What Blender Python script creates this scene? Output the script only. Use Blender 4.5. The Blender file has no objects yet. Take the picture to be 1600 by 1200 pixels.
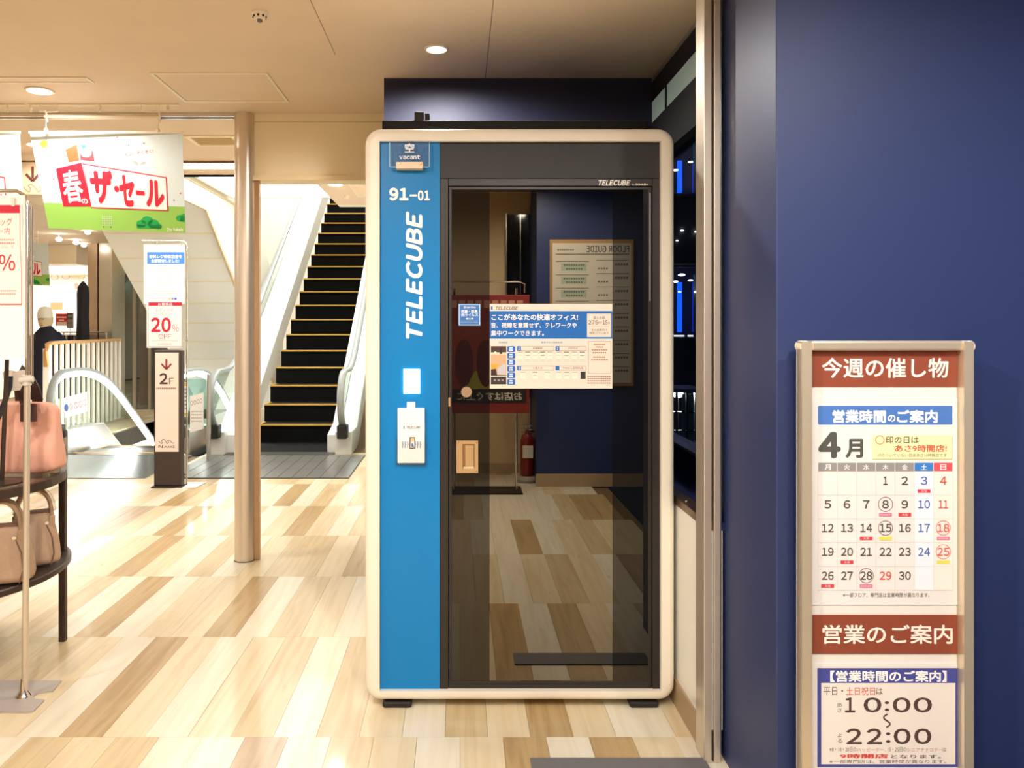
import bpy, bmesh, math, random
from mathutils import Vector, Matrix
random.seed(7)

# ------------------------------------------------------------------ camera, world, exposure
F, CX, CY, H = 1220.0, 718.0, 510.0, 1.512      # focal length (px), axis point (px), eye height (m) for a 1600x1200 frame
SC = bpy.context.scene
COL = SC.collection
cam_d = bpy.data.cameras.new('camera')
cam_d.sensor_width = 36.0
cam_d.lens = F / 1600.0 * 36.0
cam_d.shift_x = (800 - CX) / 1600.0
cam_d.shift_y = (CY - 600) / 1600.0
cam_d.clip_start = 0.02
cam = bpy.data.objects.new('camera', cam_d)
COL.objects.link(cam)
cam.location = (0, 0, H)
cam.rotation_euler = (math.radians(90), 0, 0)
SC.camera = cam

w = bpy.data.worlds.new('night')
SC.world = w
w.use_nodes = True
w.node_tree.nodes['Background'].inputs[0].default_value = (0.012, 0.018, 0.04, 1)
w.node_tree.nodes['Background'].inputs[1].default_value = 0.6

vs = SC.view_settings
vs.view_transform = 'Standard'
vs.look = 'None'
vs.exposure = 1.36
vs.gamma = 1.0
vs.use_curve_mapping = False
SC.cycles.max_bounces = 8
SC.cycles.diffuse_bounces = 4
SC.cycles.glossy_bounces = 4
SC.cycles.transparent_max_bounces = 16
SC.cycles.caustics_reflective = False
SC.cycles.caustics_refractive = False
SC.cycles.sample_clamp_indirect = 6.0
SC.cycles.use_denoising = True

WARM = (1.0, 0.95, 0.88)
WHITE = (1.0, 0.95, 0.86)
SPOT_W = 62.0        # watts of each ceiling downlight
RAIL_E = 22.0
HALL_E = 4.5         # emission strength of the added light panel over the escalators
SHOP_E = 4.0

# ------------------------------------------------------------------ helpers
def PX(u, D): return (u - CX) * D / F
def PZ(v, D): return H - (v - CY) * D / F
def P(u, v, D): return Vector((PX(u, D), D, PZ(v, D)))
def FD(v): return H * F / (v - CY)              # depth of the floor seen at row v

def lin(c):
    return tuple(((x / 255.0) / 12.92 if x <= 10 else ((x / 255.0 + 0.055) / 1.055) ** 2.4) for x in c)

MATS = {}
def mat(name, rgb, rough=0.5, metal=0.0, spec=0.5, emit=0.0, coat=0.0, noise=0.0, nscale=30.0, bump=0.0, linear=False, alpha=None, stretch=None):
    if name in MATS: return MATS[name]
    m = bpy.data.materials.new(name)
    m.use_nodes = True
    nt = m.node_tree
    b = nt.nodes['Principled BSDF']
    c = rgb if linear else lin(rgb)
    b.inputs['Base Color'].default_value = (*c, 1)
    b.inputs['Roughness'].default_value = rough
    b.inputs['Metallic'].default_value = metal
    b.inputs['Specular IOR Level'].default_value = spec
    if coat:
        b.inputs['Coat Weight'].default_value = coat
        b.inputs['Coat Roughness'].default_value = 0.08
    if emit:
        b.inputs['Emission Color'].default_value = (*c, 1)
        b.inputs['Emission Strength'].default_value = emit
    if noise or bump:
        geo = nt.nodes.new('ShaderNodeNewGeometry')
        mp = nt.nodes.new('ShaderNodeMapping')
        mp.inputs['Scale'].default_value = stretch or (1, 1, 1)
        nz = nt.nodes.new('ShaderNodeTexNoise')
        nz.inputs['Scale'].default_value = nscale
        nz.inputs['Detail'].default_value = 4
        nt.links.new(geo.outputs['Position'], mp.inputs['Vector'])
        nt.links.new(mp.outputs['Vector'], nz.inputs['Vector'])
        if noise:
            rp = nt.nodes.new('ShaderNodeMapRange')
            rp.inputs[1].default_value = 0.3
            rp.inputs[2].default_value = 0.7
            rp.inputs[3].default_value = 1 - noise
            rp.inputs[4].default_value = 1 + noise * 0.5
            mx = nt.nodes.new('ShaderNodeMix')
            mx.data_type = 'RGBA'
            mx.blend_type = 'MULTIPLY'
            mx.inputs[0].default_value = 1
            mx.inputs[6].default_value = (*c, 1)
            nt.links.new(nz.outputs[0], rp.inputs[0])
            nt.links.new(rp.outputs[0], mx.inputs[7])
            nt.links.new(mx.outputs[2], b.inputs['Base Color'])
        if bump:
            bp = nt.nodes.new('ShaderNodeBump')
            bp.inputs['Strength'].default_value = bump
            bp.inputs['Distance'].default_value = 0.01
            nt.links.new(nz.outputs[0], bp.inputs['Height'])
            nt.links.new(bp.outputs[0], b.inputs['Normal'])
    MATS[name] = m
    return m

def wood(name, rgb, grain):
    if name in MATS: return MATS[name]
    m = bpy.data.materials.new(name)
    m.use_nodes = True
    nt = m.node_tree
    b = nt.nodes['Principled BSDF']
    b.inputs['Roughness'].default_value = 0.3
    b.inputs['Specular IOR Level'].default_value = 0.3
    b.inputs['Coat Weight'].default_value = 0.22
    b.inputs['Coat Roughness'].default_value = 0.09
    geo = nt.nodes.new('ShaderNodeNewGeometry')
    mp = nt.nodes.new('ShaderNodeMapping')
    mp.inputs['Scale'].default_value = (26, 1.6, 1)
    nz = nt.nodes.new('ShaderNodeTexNoise')
    nz.inputs['Scale'].default_value = 1.0
    nz.inputs['Detail'].default_value = 6
    nz.inputs['Distortion'].default_value = 0.8
    rp = nt.nodes.new('ShaderNodeValToRGB')
    rp.color_ramp.elements[0].position = 0.32
    rp.color_ramp.elements[0].color = (*lin(grain), 1)
    rp.color_ramp.elements[1].position = 0.60
    rp.color_ramp.elements[1].color = (*lin(rgb), 1)
    # small dark knots with a lengthwise streak
    mp2 = nt.nodes.new('ShaderNodeMapping')
    mp2.inputs['Scale'].default_value = (14, 3.2, 1)
    nz2 = nt.nodes.new('ShaderNodeTexNoise')
    nz2.inputs['Scale'].default_value = 1.3
    nz2.inputs['Detail'].default_value = 3
    r2 = nt.nodes.new('ShaderNodeMapRange')
    r2.inputs[1].default_value = 0.68
    r2.inputs[2].default_value = 0.80
    r2.inputs[3].default_value = 0
    r2.inputs[4].default_value = 0.55
    mx = nt.nodes.new('ShaderNodeMix')
    mx.data_type = 'RGBA'
    mx.inputs[7].default_value = (*lin((168, 122, 72)), 1)
    nt.links.new(geo.outputs['Position'], mp.inputs['Vector'])
    nt.links.new(geo.outputs['Position'], mp2.inputs['Vector'])
    nt.links.new(mp.outputs[0], nz.inputs['Vector'])
    nt.links.new(mp2.outputs[0], nz2.inputs['Vector'])
    nt.links.new(nz.outputs[0], rp.inputs[0])
    nt.links.new(nz2.outputs[0], r2.inputs[0])
    nt.links.new(r2.outputs[0], mx.inputs[0])
    nt.links.new(rp.outputs[0], mx.inputs[6])
    nt.links.new(mx.outputs[2], b.inputs['Base Color'])
    MATS[name] = m
    return m

def glass(name, tint, base=0.02, rough=0.0, back=None, spec=(1, 1, 1)):
    """thin pane: fresnel + base reflection over a tinted see-through layer (or an opaque backing colour)"""
    if name in MATS: return MATS[name]
    m = bpy.data.materials.new(name)
    m.use_nodes = True
    nt = m.node_tree
    nt.nodes.remove(nt.nodes['Principled BSDF'])
    out = nt.nodes['Material Output']
    if back is None:
        tr = nt.nodes.new('ShaderNodeBsdfTransparent')
        tr.inputs[0].default_value = (*tint, 1)
    else:
        tr = nt.nodes.new('ShaderNodeBsdfDiffuse')
        tr.inputs[0].default_value = (*back, 1)
    gl = nt.nodes.new('ShaderNodeBsdfGlossy')
    gl.inputs['Roughness'].default_value = rough
    gl.inputs[0].default_value = (*spec, 1)
    geo = nt.nodes.new('ShaderNodeNewGeometry')
    dt = nt.nodes.new('ShaderNodeVectorMath')
    dt.operation = 'DOT_PRODUCT'
    nt.links.new(geo.outputs['Incoming'], dt.inputs[0])
    nt.links.new(geo.outputs['Normal'], dt.inputs[1])
    last = dt.outputs['Value']
    fr = None
    for op, val, inv in (('ABSOLUTE', None, 0), ('SUBTRACT', 1.0, 1), ('POWER', 5.0, 0), ('MULTIPLY', 0.9, 0)):
        fr = nt.nodes.new('ShaderNodeMath')
        fr.operation = op
        if inv:
            fr.inputs[0].default_value = val
            nt.links.new(last, fr.inputs[1])
        else:
            nt.links.new(last, fr.inputs[0])
            if val is not None: fr.inputs[1].default_value = val
        last = fr.outputs[0]
    ad = nt.nodes.new('ShaderNodeMath')
    ad.operation = 'ADD'
    ad.use_clamp = True
    ad.inputs[1].default_value = base + 0.03
    mx = nt.nodes.new('ShaderNodeMixShader')
    nt.links.new(fr.outputs[0], ad.inputs[0])
    nt.links.new(ad.outputs[0], mx.inputs[0])
    nt.links.new(tr.outputs[0], mx.inputs[1])
    nt.links.new(gl.outputs[0], mx.inputs[2])
    nt.links.new(mx.outputs[0], out.inputs[0])
    MATS[name] = m
    return m

def emis(name, rgb, s):
    if name in MATS: return MATS[name]
    m = bpy.data.materials.new(name)
    m.use_nodes = True
    nt = m.node_tree
    nt.nodes.remove(nt.nodes['Principled BSDF'])
    e = nt.nodes.new('ShaderNodeEmission')
    e.inputs[0].default_value = (*rgb, 1)
    e.inputs[1].default_value = s
    nt.links.new(e.outputs[0], nt.nodes['Material Output'].inputs[0])
    MATS[name] = m
    return m

LOC = {}
class MB:
    def __init__(s):
        s.v, s.f, s.m = [], [], []
    def poly(s, pts, mi=0):
        i = len(s.v)
        s.v += [tuple(p) for p in pts]
        s.f.append(tuple(range(i, i + len(pts))))
        s.m.append(mi)
        return s
    def box(s, x0, x1, y0, y1, z0, z1, mi=0):
        i = len(s.v)
        x0, x1 = min(x0, x1), max(x0, x1)
        y0, y1 = min(y0, y1), max(y0, y1)
        z0, z1 = min(z0, z1), max(z0, z1)
        s.v += [(x0, y0, z0), (x1, y0, z0), (x1, y1, z0), (x0, y1, z0), (x0, y0, z1), (x1, y0, z1), (x1, y1, z1), (x0, y1, z1)]
        for q in ((0, 3, 2, 1), (4, 5, 6, 7), (0, 1, 5, 4), (1, 2, 6, 5), (2, 3, 7, 6), (3, 0, 4, 7)):
            s.f.append(tuple(i + k for k in q))
            s.m.append(mi)
        return s
    def loft(s, rings, cap=True, closed=False, mi=0):
        i = len(s.v)
        n = len(rings[0])
        for r in rings: s.v += [tuple(p) for p in r]
        m = len(rings)
        for a in range(m if closed else m - 1):
            b = (a + 1) % m
            for k in range(n):
                l = (k + 1) % n
                s.f.append((i + a * n + k, i + a * n + l, i + b * n + l, i + b * n + k))
                s.m.append(mi)
        if cap and not closed:
            s.f.append(tuple(i + k for k in range(n))[::-1])
            s.f.append(tuple(i + (m - 1) * n + k for k in range(n)))
            s.m += [mi, mi]
        return s
    def cyl(s, p0, p1, r0, r1=None, n=16, mi=0):
        p0, p1 = Vector(p0), Vector(p1)
        r1 = r0 if r1 is None else r1
        d = (p1 - p0).normalized()
        a = Vector((0, 0, 1)) if abs(d.z) < 0.9 else Vector((1, 0, 0))
        x = d.cross(a).normalized()
        y = d.cross(x)
        R = []
        for p, r in ((p0, r0), (p1, r1)):
            R.append([p + x * (r * math.cos(t * 2 * math.pi / n)) - y * (r * math.sin(t * 2 * math.pi / n)) for t in range(n)])
        return s.loft(R, mi=mi)
    def lathe(s, prof, c, n=20, mi=0):
        c = Vector(c)
        R = [[c + Vector((r * math.cos(t * 2 * math.pi / n), r * math.sin(t * 2 * math.pi / n), z)) for t in range(n)] for r, z in prof]
        return s.loft(R, mi=mi)
    def sweep(s, path, prof, up=(0, 0, 1), closed=False, mi=0, side=None):
        """profile (a, b): a along the side axis, b along the local normal; side fixes the side axis"""
        path = [Vector(p) for p in path]
        R = []
        m = len(path)
        for k in range(m):
            if closed:
                d = path[(k + 1) % m] - path[k - 1]
            else:
                d = path[min(k + 1, m - 1)] - path[max(k - 1, 0)]
            d.normalize()
            if side is not None:
                x = Vector(side)
                y = x.cross(d).normalized()
            else:
                x = d.cross(Vector(up)).normalized()
                y = x.cross(d).normalized()
            R.append([path[k] + x * a + y * b for a, b in prof])
        return s.loft(R, closed=closed, mi=mi)
    def tube(s, path, r, n=10, closed=False, mi=0, up=None):
        path = [Vector(p) for p in path]
        d0 = (path[1] - path[0]).normalized()
        ref = Vector((0, 0, 1)) if abs(d0.z) < 0.9 else Vector((1, 0, 0))
        x = d0.cross(ref).normalized()
        R = []
        m = len(path)
        for k in range(m):
            d = (path[(k + 1) % m] - path[k - 1]) if closed else (path[min(k + 1, m - 1)] - path[max(k - 1, 0)])
            d.normalize()
            x = (x - d * x.dot(d)).normalized()
            y = d.cross(x)
            R.append([path[k] + x * (r * math.cos(t * 2 * math.pi / n)) + y * (r * math.sin(t * 2 * math.pi / n)) for t in range(n)])
        return s.loft(R, closed=closed, mi=mi)
    def prism(s, pts, fn, a, b, mi=0):
        """polygon pts (p,q) extruded between a and b; fn(p,q,t)->xyz"""
        n = len(pts)
        i = len(s.v)
        s.v += [tuple(fn(p, q, a)) for p, q in pts] + [tuple(fn(p, q, b)) for p, q in pts]
        s.f.append(tuple(range(i + n - 1, i - 1, -1)))
        s.f.append(tuple(range(i + n, i + 2 * n)))
        s.m += [mi, mi]
        for k in range(n):
            l = (k + 1) % n
            s.f.append((i + k, i + l, i + n + l, i + n + k))
            s.m.append(mi)
        return s
    def build(s, name, mats, parent=None, smooth=False, bevel=0, seg=2, sub=0, recalc=True):
        me = bpy.data.meshes.new(name)
        me.from_pydata(s.v, [], s.f)
        if not isinstance(mats, (list, tuple)): mats = [mats]
        for m in mats: me.materials.append(m)
        if len(mats) > 1: me.polygons.foreach_set('material_index', s.m)
        if recalc or bevel:
            bm = bmesh.new()
            bm.from_mesh(me)
            if recalc: bmesh.ops.recalc_face_normals(bm, faces=bm.faces)
            if bevel:
                ed = [e for e in bm.edges if len(e.link_faces) == 2 and e.calc_face_angle(0) > 0.5]
                bmesh.ops.bevel(bm, geom=ed, offset=bevel, segments=seg, affect='EDGES', profile=0.5, clamp_overlap=True)
            bm.to_mesh(me)
            bm.free()
        if smooth:
            me.polygons.foreach_set('use_smooth', [True] * len(me.polygons))
            if hasattr(me, 'set_sharp_from_angle'): me.set_sharp_from_angle(angle=math.radians(smooth if smooth is not True else 40))
        me.update()
        o = bpy.data.objects.new(name, me)
        COL.objects.link(o)
        if sub:
            md = o.modifiers.new('sub', 'SUBSURF')
            md.levels = md.render_levels = sub
        if parent is not None: attach(o, parent)
        return o

def attach(o, parent):
    o.parent = parent
    if parent.name in LOC: o.matrix_parent_inverse = Matrix.Translation(-LOC[parent.name])

def thing(name, label, cat, loc, group=None, kind=None):
    o = bpy.data.objects.new(name, None)
    o.empty_display_size = 0.1
    COL.objects.link(o)
    o.location = loc
    LOC[o.name] = Vector(loc)
    return tag(o, label, cat, group, kind)

def tag(o, label=None, cat=None, group=None, kind=None):
    if label: o['label'] = label
    if cat: o['category'] = cat
    if group: o['group'] = group
    if kind: o['kind'] = kind
    return o

def struct(o):
    o['kind'] = 'structure'
    return o

def copy_thing(root, offset, label):
    r = root.copy()
    COL.objects.link(r)
    r.location = root.location + Vector(offset)
    r['label'] = label
    for ch in list(root.children):
        c = ch.copy()
        COL.objects.link(c)
        c.parent = r
        c.matrix_parent_inverse = ch.matrix_parent_inverse.copy()
        for g in ch.children:
            d = g.copy()
            COL.objects.link(d)
            d.parent = c
            d.matrix_parent_inverse = g.matrix_parent_inverse.copy()
    return r

# ---- lettering
TCACHE = {}
def raw_glyphs(body):
    c = bpy.data.curves.new('lettering', 'FONT')
    c.body = body
    c.size = 1
    c.resolution_u = 3
    o = bpy.data.objects.new('lettering', c)
    COL.objects.link(o)
    dg = bpy.context.evaluated_depsgraph_get()
    m = o.evaluated_get(dg).to_mesh()
    V = [(v.co.x, v.co.y) for v in m.vertices]
    Fc = [tuple(p.vertices) for p in m.polygons]
    bpy.data.objects.remove(o)
    bpy.data.curves.remove(c)
    return V, Fc

CCACHE = {}
def glyphs(body, bold=0.0, shear=0.0, spacing=1.0):
    """outline of a line of lettering scaled into the unit square: points (x, y, copy) and faces"""
    key = (body, bold, shear, spacing)
    if key in TCACHE: return TCACHE[key]
    if all(32 <= ord(ch) < 127 for ch in body):      # latin and figures set from the same sans as the kana
        V, Fc, x = [], [], 0.0
        for ch in body:
            if ch == ' ':
                x += 0.28
                continue
            if ch not in CCACHE: CCACHE[ch] = raw_glyphs(chr(ord(ch) + 0xFEE0))
            v0, f0 = CCACHE[ch]
            a, b = min(p[0] for p in v0), max(p[0] for p in v0)
            i = len(V)
            V += [(p[0] - a + x, p[1]) for p in v0]
            Fc += [tuple(i + q for q in f) for f in f0]
            x += (b - a) + 0.085 * spacing + 1.5 * bold
    else:
        V, Fc = raw_glyphs(body)
    if shear: V = [(x + shear * y, y) for x, y in V]
    V = [(x, y, 0) for x, y in V]
    if bold:                                   # heavier strokes: overlay copies pushed outwards
        V0, F0, V, Fc = V, Fc, [], []
        for k in range(8):
            a = math.pi * k / 4
            i = len(V)
            V += [(x + bold * math.cos(a), y + bold * math.sin(a), k) for x, y, _ in V0]
            Fc += [tuple(i + q for q in f) for f in F0]
    x0 = min(v[0] for v in V); x1 = max(v[0] for v in V)
    y0 = min(v[1] for v in V); y1 = max(v[1] for v in V)
    V = [((x - x0) / (x1 - x0), (y - y0) / (y1 - y0), k) for x, y, k in V]
    TCACHE[key] = (V, Fc)
    return V, Fc

class Print(MB):
    """flat print laid on a surface. fn(u, v, layer) -> point; u right, v down."""
    def __init__(s, fn, lay=0.0004):
        super().__init__()
        s.fn, s.cols = fn, []
    def ci(s, c):
        if c not in s.cols: s.cols.append(c)
        return s.cols.index(c)
    def shape(s, pts, c, L=1):
        return s.poly([s.fn(u, v, L) for u, v in pts], s.ci(c))
    def rect(s, u0, v0, u1, v1, c, L=1):
        return s.shape([(u0, v0), (u0, v1), (u1, v1), (u1, v0)], c, L)
    def frame(s, u0, v0, u1, v1, t, c, L=1):
        s.rect(u0, v0, u1, v0 + t, c, L); s.rect(u0, v1 - t, u1, v1, c, L)
        s.rect(u0, v0 + t, u0 + t, v1 - t, c, L); s.rect(u1 - t, v0 + t, u1, v1 - t, c, L)
    def rrect(s, u0, v0, u1, v1, r, c, L=1):
        pts = []
        for cx, cy, a0 in ((u1 - r, v0 + r, -90), (u1 - r, v1 - r, 0), (u0 + r, v1 - r, 90), (u0 + r, v0 + r, 180)):
            for k in range(5):
                a = math.radians(a0 + k * 22.5)
                pts.append((cx + r * math.cos(a), cy + r * math.sin(a)))
        return s.shape(pts[::-1], c, L)
    def disc(s, u, v, r, c, L=1, n=20, ry=None):
        ry = ry or r
        return s.shape([(u + r * math.cos(-2 * math.pi * k / n), v + ry * math.sin(-2 * math.pi * k / n)) for k in range(n)], c, L)
    def ring(s, u, v, r, t, c, L=1, n=28, ry=None):
        k2 = (ry or r) / r
        for k in range(n):
            a, b = -2 * math.pi * k / n, -2 * math.pi * (k + 1) / n
            s.shape([(u + r * math.cos(a), v + k2 * r * math.sin(a)), (u + r * math.cos(b), v + k2 * r * math.sin(b)),
                     (u + (r - t) * math.cos(b), v + k2 * (r - t) * math.sin(b)), (u + (r - t) * math.cos(a), v + k2 * (r - t) * math.sin(a))], c, L)
    def line(s, pts, t, c, L=1):
        for (a, b), (p, q) in zip(pts, pts[1:]):
            l = math.hypot(p - a, q - b) or 1
            nx, ny = -(q - b) / l * t / 2, (p - a) / l * t / 2
            s.shape([(a + nx, b + ny), (p + nx, q + ny), (p - nx, q - ny), (a - nx, b - ny)], c, L)
    def text(s, body, u0, v0, u1, v1, c, L=2, bold=0.0, shear=0.0, spacing=1.0):
        return s.qtext(body, (u0, v0), (u1, v0), (u1, v1), (u0, v1), c, L, bold, shear, spacing)
    def qtext(s, body, tl, tr, br, bl, c, L=2, bold=0.0, shear=0.0, spacing=1.0):
        V, Fc = glyphs(body, bold, shear, spacing)
        i = len(s.v)
        for x, y, cp in V:
            t = 1 - y
            u = (tl[0] * (1 - x) + tr[0] * x) * (1 - t) + (bl[0] * (1 - x) + br[0] * x) * t
            v = (tl[1] * (1 - x) + tr[1] * x) * (1 - t) + (bl[1] * (1 - x) + br[1] * x) * t
            s.v.append(tuple(s.fn(u, v, L + 0.1 * cp)))
        k = s.ci(c)
        for f in Fc:
            s.f.append(tuple(i + q for q in f))
            s.m.append(k)
        return s
    def dashes(s, u0, v0, u1, v1, c, n=8, L=2):
        """a row of print too small to read"""
        st = (u1 - u0) / n
        for k in range(n):
            s.rect(u0 + k * st, v0, u0 + (k + 0.72) * st, v1, c, L)
    def done(s, name, parent=None, rough=0.55):
        ms = [mat('print_%d_%d_%d' % c, c, rough) for c in s.cols]
        return s.build(name, ms, parent, recalc=False)

def flat(D, step=0.0004):
    return lambda u, v, L: P(u, v, D) - Vector((0, step * L, 0))

# ------------------------------------------------------------------ common materials
CREAM_CEIL = mat('ceiling_paint', (234, 212, 186), 0.8, noise=0.03, nscale=3)
HATCH_W = mat('hatch_white', (245, 232, 210), 0.5)
STEEL = mat('brushed_steel', (224, 212, 196), 0.36, 0.75, noise=0.06, nscale=1, stretch=(40, 40, 1.5))
CHROME = mat('chrome', (225, 220, 214), 0.15, 1.0)
SATIN = mat('satin_grey_metal', (190, 190, 190), 0.35, 0.9)
BLACK = mat('black_metal', (22, 20, 19), 0.45)
BLACKM = mat('black_matt', (14, 14, 15), 0.8)
DBROWN = mat('dark_bronze_metal', (62, 48, 40), 0.4, 0.3)
NAVY = mat('navy_wall_paint', (44, 57, 102), 0.45, spec=0.4, bump=0.03, nscale=260)
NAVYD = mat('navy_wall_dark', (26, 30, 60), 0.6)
WHITE_P = mat('white_panel', (247, 246, 240), 0.3)
WHITE_W = mat('white_wall', (244, 238, 226), 0.6)
CREAM_W = mat('cream_wall', (252, 238, 204), 0.65)
BEIGE_W = mat('beige_wall', (205, 180, 140), 0.7)
GREYBASE = mat('grey_beige_baseboard', (176, 152, 120), 0.5)
BOOTHW = mat('booth_white', (238, 230, 214), 0.35, spec=0.4)
BLUE = mat('booth_blue', (0, 126, 196), 0.3, spec=0.35)
PANE = glass('clear_glass', (0.74, 0.90, 0.88), 0.03)
PANE_W = glass('window_glass', (0.93, 0.95, 0.96), 0.015)
WARMLAMP = emis('downlight_glow', WARM, 14.0)
WHITELAMP = emis('white_tube_glow', (1, 0.97, 0.92), 7.0)

CEIL = 2.888
# ------------------------------------------------------------------ floor: planks
TONE = {'c': wood('plank_cream', (232, 224, 205), (224, 211, 184)),
        'l': wood('plank_light_tan', (224, 208, 175), (214, 194, 155)),
        't': wood('plank_tan', (210, 190, 150), (194, 170, 127)),
        'd': wood('plank_dark_tan', (191, 164, 119), (169, 140, 96)),
        'b': wood('plank_brown', (196, 174, 145), (174, 150, 121))}
PW, PL, PY0 = 0.158, 0.923, 2.875
rows = {  # row index -> (x of first plank listed, tones left to right)
    -1: (-2.21, 'lctctltccbctlcldcdlc'),
    0: (-2.108, 'ttlcdlcltctlctldlcl'),
    1: (-2.355, 'ltcdclldctlclcdtl'),
    2: (-2.611, 'clldlctclttldcl'),
    3: (-3.018, 'lbblcdlctcldlctl'),
    4: (-3.004, 'clcdtclccdctctlc')}
floor = MB()
for a in ((-9.5, 1.4, -2.6, 9.13), (-9.5, -4.86, 9.13, 22), (-3.08, 0.5, 9.13, 22)):
    floor.box(a[0], a[1], a[2], a[3], -0.25, -0.012)
floor = struct(floor.build('floor', mat('floor_screed', (120, 96, 66), 0.8)))
pm = {}
def plank_mesh(tone):
    if tone not in pm:
        m = MB()
        g = 0.0006
        m.box(g, PW - g, g, PL - g, -0.012, 0)
        o = m.build('plank', TONE[tone])
        pm[tone] = o.data
        bpy.data.objects.remove(o)
    return pm[tone]
rest = MB()
keys = list('cltdb')
def in_hole(x, y):
    return False
for r in range(-6, 21):
    y = PY0 + r * PL
    x_first, tones = rows.get(r, (None, ''))
    x0 = x_first if x_first is not None else -9.0 + random.random() * PW
    n0 = 0
    if x_first is not None: n0 = -int((x0 + 9.2) / PW)
    n1 = int((1.36 - x0) / PW)
    for k in range(n0, n1):
        x = x0 + k * PW
        t = tones[k] if 0 <= k < len(tones) else random.choices('cltdb', (4, 4, 3, 2.2, 1))[0]
        yc = y + PL / 2
        if y > 2.0 and x > 0.71: continue
        if y + PL > 9.13 and (-4.86 < x + PW and x < -3.08): continue
        if y > 9.2 and x > -3.2: continue
        inview = 1.9 < y < 7.4 and x > -0.62 * (y + PL) - 0.1 and x < 0.86
        if inview:
            o = bpy.data.objects.new('plank', plank_mesh(t))
            COL.objects.link(o)
            o.location = (x, y, random.uniform(-0.0004, 0.0004))
            o.parent = floor
        else:
            g = 0.0006
            rest.box(x + g, x + PW - g, y + g, y + PL - g, -0.012, 0, keys.index(t))
o = rest.build('planks_beyond', [TONE[k] for k in keys], floor, recalc=False)
o['kind'] = 'stuff'
# floor strip and planks against the right wall
for r in range(-6, 1):
    y = PY0 + r * PL
    for k, x in enumerate((0.712, 0.7995)):
        MB().box(x, min(x + 0.0865, 0.924), y + 0.0006, y + PL - 0.0006, -0.012, -0.0002).build('plank', TONE['cl'[(r + k) % 2]], floor)
MB().box(0.8862, 0.924, 1.9, 2.8, -0.012, -0.0004).build('plank', TONE['c'], floor)

# ------------------------------------------------------------------ ceiling with void over the escalators
c = MB()
c.box(-9.5, 1.085, -2.6, 7.2, CEIL, CEIL + 0.12)
c.box(-9.5, -4.75, 7.2, 22, CEIL, CEIL + 0.12)
c.box(-1.38, -0.5, 7.2, 8.85, CEIL, CEIL + 0.12)
ceiling = struct(c.build('ceiling', CREAM_CEIL))
m = MB()   # fine joints between the ceiling boards
dk = mat('ceiling_joint', (150, 128, 102), 0.9)
m.box(PX(762, 3.9), PX(762, 3.9) + 0.004, -1.2, 4.33, CEIL - 0.0012, CEIL + 0.001)
m.box(-0.63, -0.627, 0.0, 3.95, CEIL - 0.0008, CEIL + 0.001)
m.build('board_joint', dk, ceiling)

# ------------------------------------------------------------------ walls
struct(MB().box(0.924, 4.2, 2.277, 2.777, -0.02, CEIL).build('wall_right', NAVY, bevel=0.004))
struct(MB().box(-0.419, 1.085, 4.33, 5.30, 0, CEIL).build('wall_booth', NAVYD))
struct(MB().box(0.73, 4.2, -1.75, -1.17, 0.0, CEIL).build('wall_back', NAVY))
struct(MB().box(-9.5, 0.73, -2.1, -1.85, 0.0, CEIL).build('wall_back_beige', BEIGE_W))
struct(MB().box(0.72, 4.2, -1.17, -1.158, 0.0, 0.12).box(-9.5, 0.72, -1.85, -1.838, 0, 0.1).build('baseboard_back', GREYBASE))
struct(MB().box(2.6, 2.8, -1.2, 2.3, 0, CEIL).build('wall_right_side', NAVY))
struct(MB().box(-9.7, -9.5, -2.6, 22, 0, CEIL).build('wall_left', WHITE_W))
struct(MB().box(-9.5, -4.86, 21.8, 22, -4.4, CEIL).build('wall_shop', WHITE_W))
# cream bulkhead over the passage, with a bright lower lip
bh = struct(MB().box(-1.36, -0.40, 5.05, 5.30, 2.475, CEIL).build('trim_1', CREAM_W))
MB().box(-1.36, -0.40, 5.035, 5.05, 2.455, 2.485).build('lower_lip', mat('lip_cream', (250, 230, 190), 0.5), bh)
m = MB()
m.box(-1.36, -0.40, 5.0485, 5.05, 2.835, 2.837)
m.build('panel_joint', dk, bh)

# right wall below the window: back-painted white glass panel, baseboard, bronze sill
WX = 0.866
struct(MB().box(WX, WX + 0.05, 2.72, 4.33, 0.106, 0.80).build('wall_window_panel', mat('white_back_painted_glass', (250, 250, 244), 0.15)))
struct(MB().box(WX - 0.008, WX + 0.05, 2.74, 4.33, 0, 0.106).build('baseboard_right', GREYBASE))
win = thing('window_1', None, None, (1.075, 3.5, 0.8), kind='structure')
MB().box(WX - 0.004, WX + 0.05, 2.72, 4.33, 0.80, 0.832).build('sill_edge', mat('bronze_sill', (120, 92, 62), 0.3, 0.7), win, bevel=0.003)
MB().box(WX + 0.03, 1.16, 2.72, 4.33, 0.80, 0.828).box(1.075, 1.16, 2.72, 4.33, 0.828, 0.925).build('sill', mat('navy_sill', (26, 36, 78), 0.25), win)
MB().box(1.065, 1.16, 2.72, 4.33, 0.925, 0.938).build('lower_rail', SATIN, win)
for yy in (3.02, 3.45):
    MB().lathe([(0.006, 0), (0.006, 0.006), (0.003, 0.008)], (WX + 0.012, yy, 0.832), 10).build('sill_screw', CHROME, win)
MB().box(1.066, 1.16, 2.72, 4.33, 2.42, 2.64).build('transom_rail', BLACKM, win)
MB().box(1.066, 1.16, 2.72, 4.33, 2.755, 2.862).build('transom_rail', BLACKM, win)
MB().box(1.066, 1.16, 2.72, 4.33, 2.865, CEIL).build('head_trim', SATIN, win)
MB().box(1.062, 1.16, 4.02, 4.04, 2.64, 2.76).build('mullion', BLACKM, win)
MB().box(1.066, 1.14, 4.22, 4.33, 0.938, 2.42).build('mullion', BLACKM, win)
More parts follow.
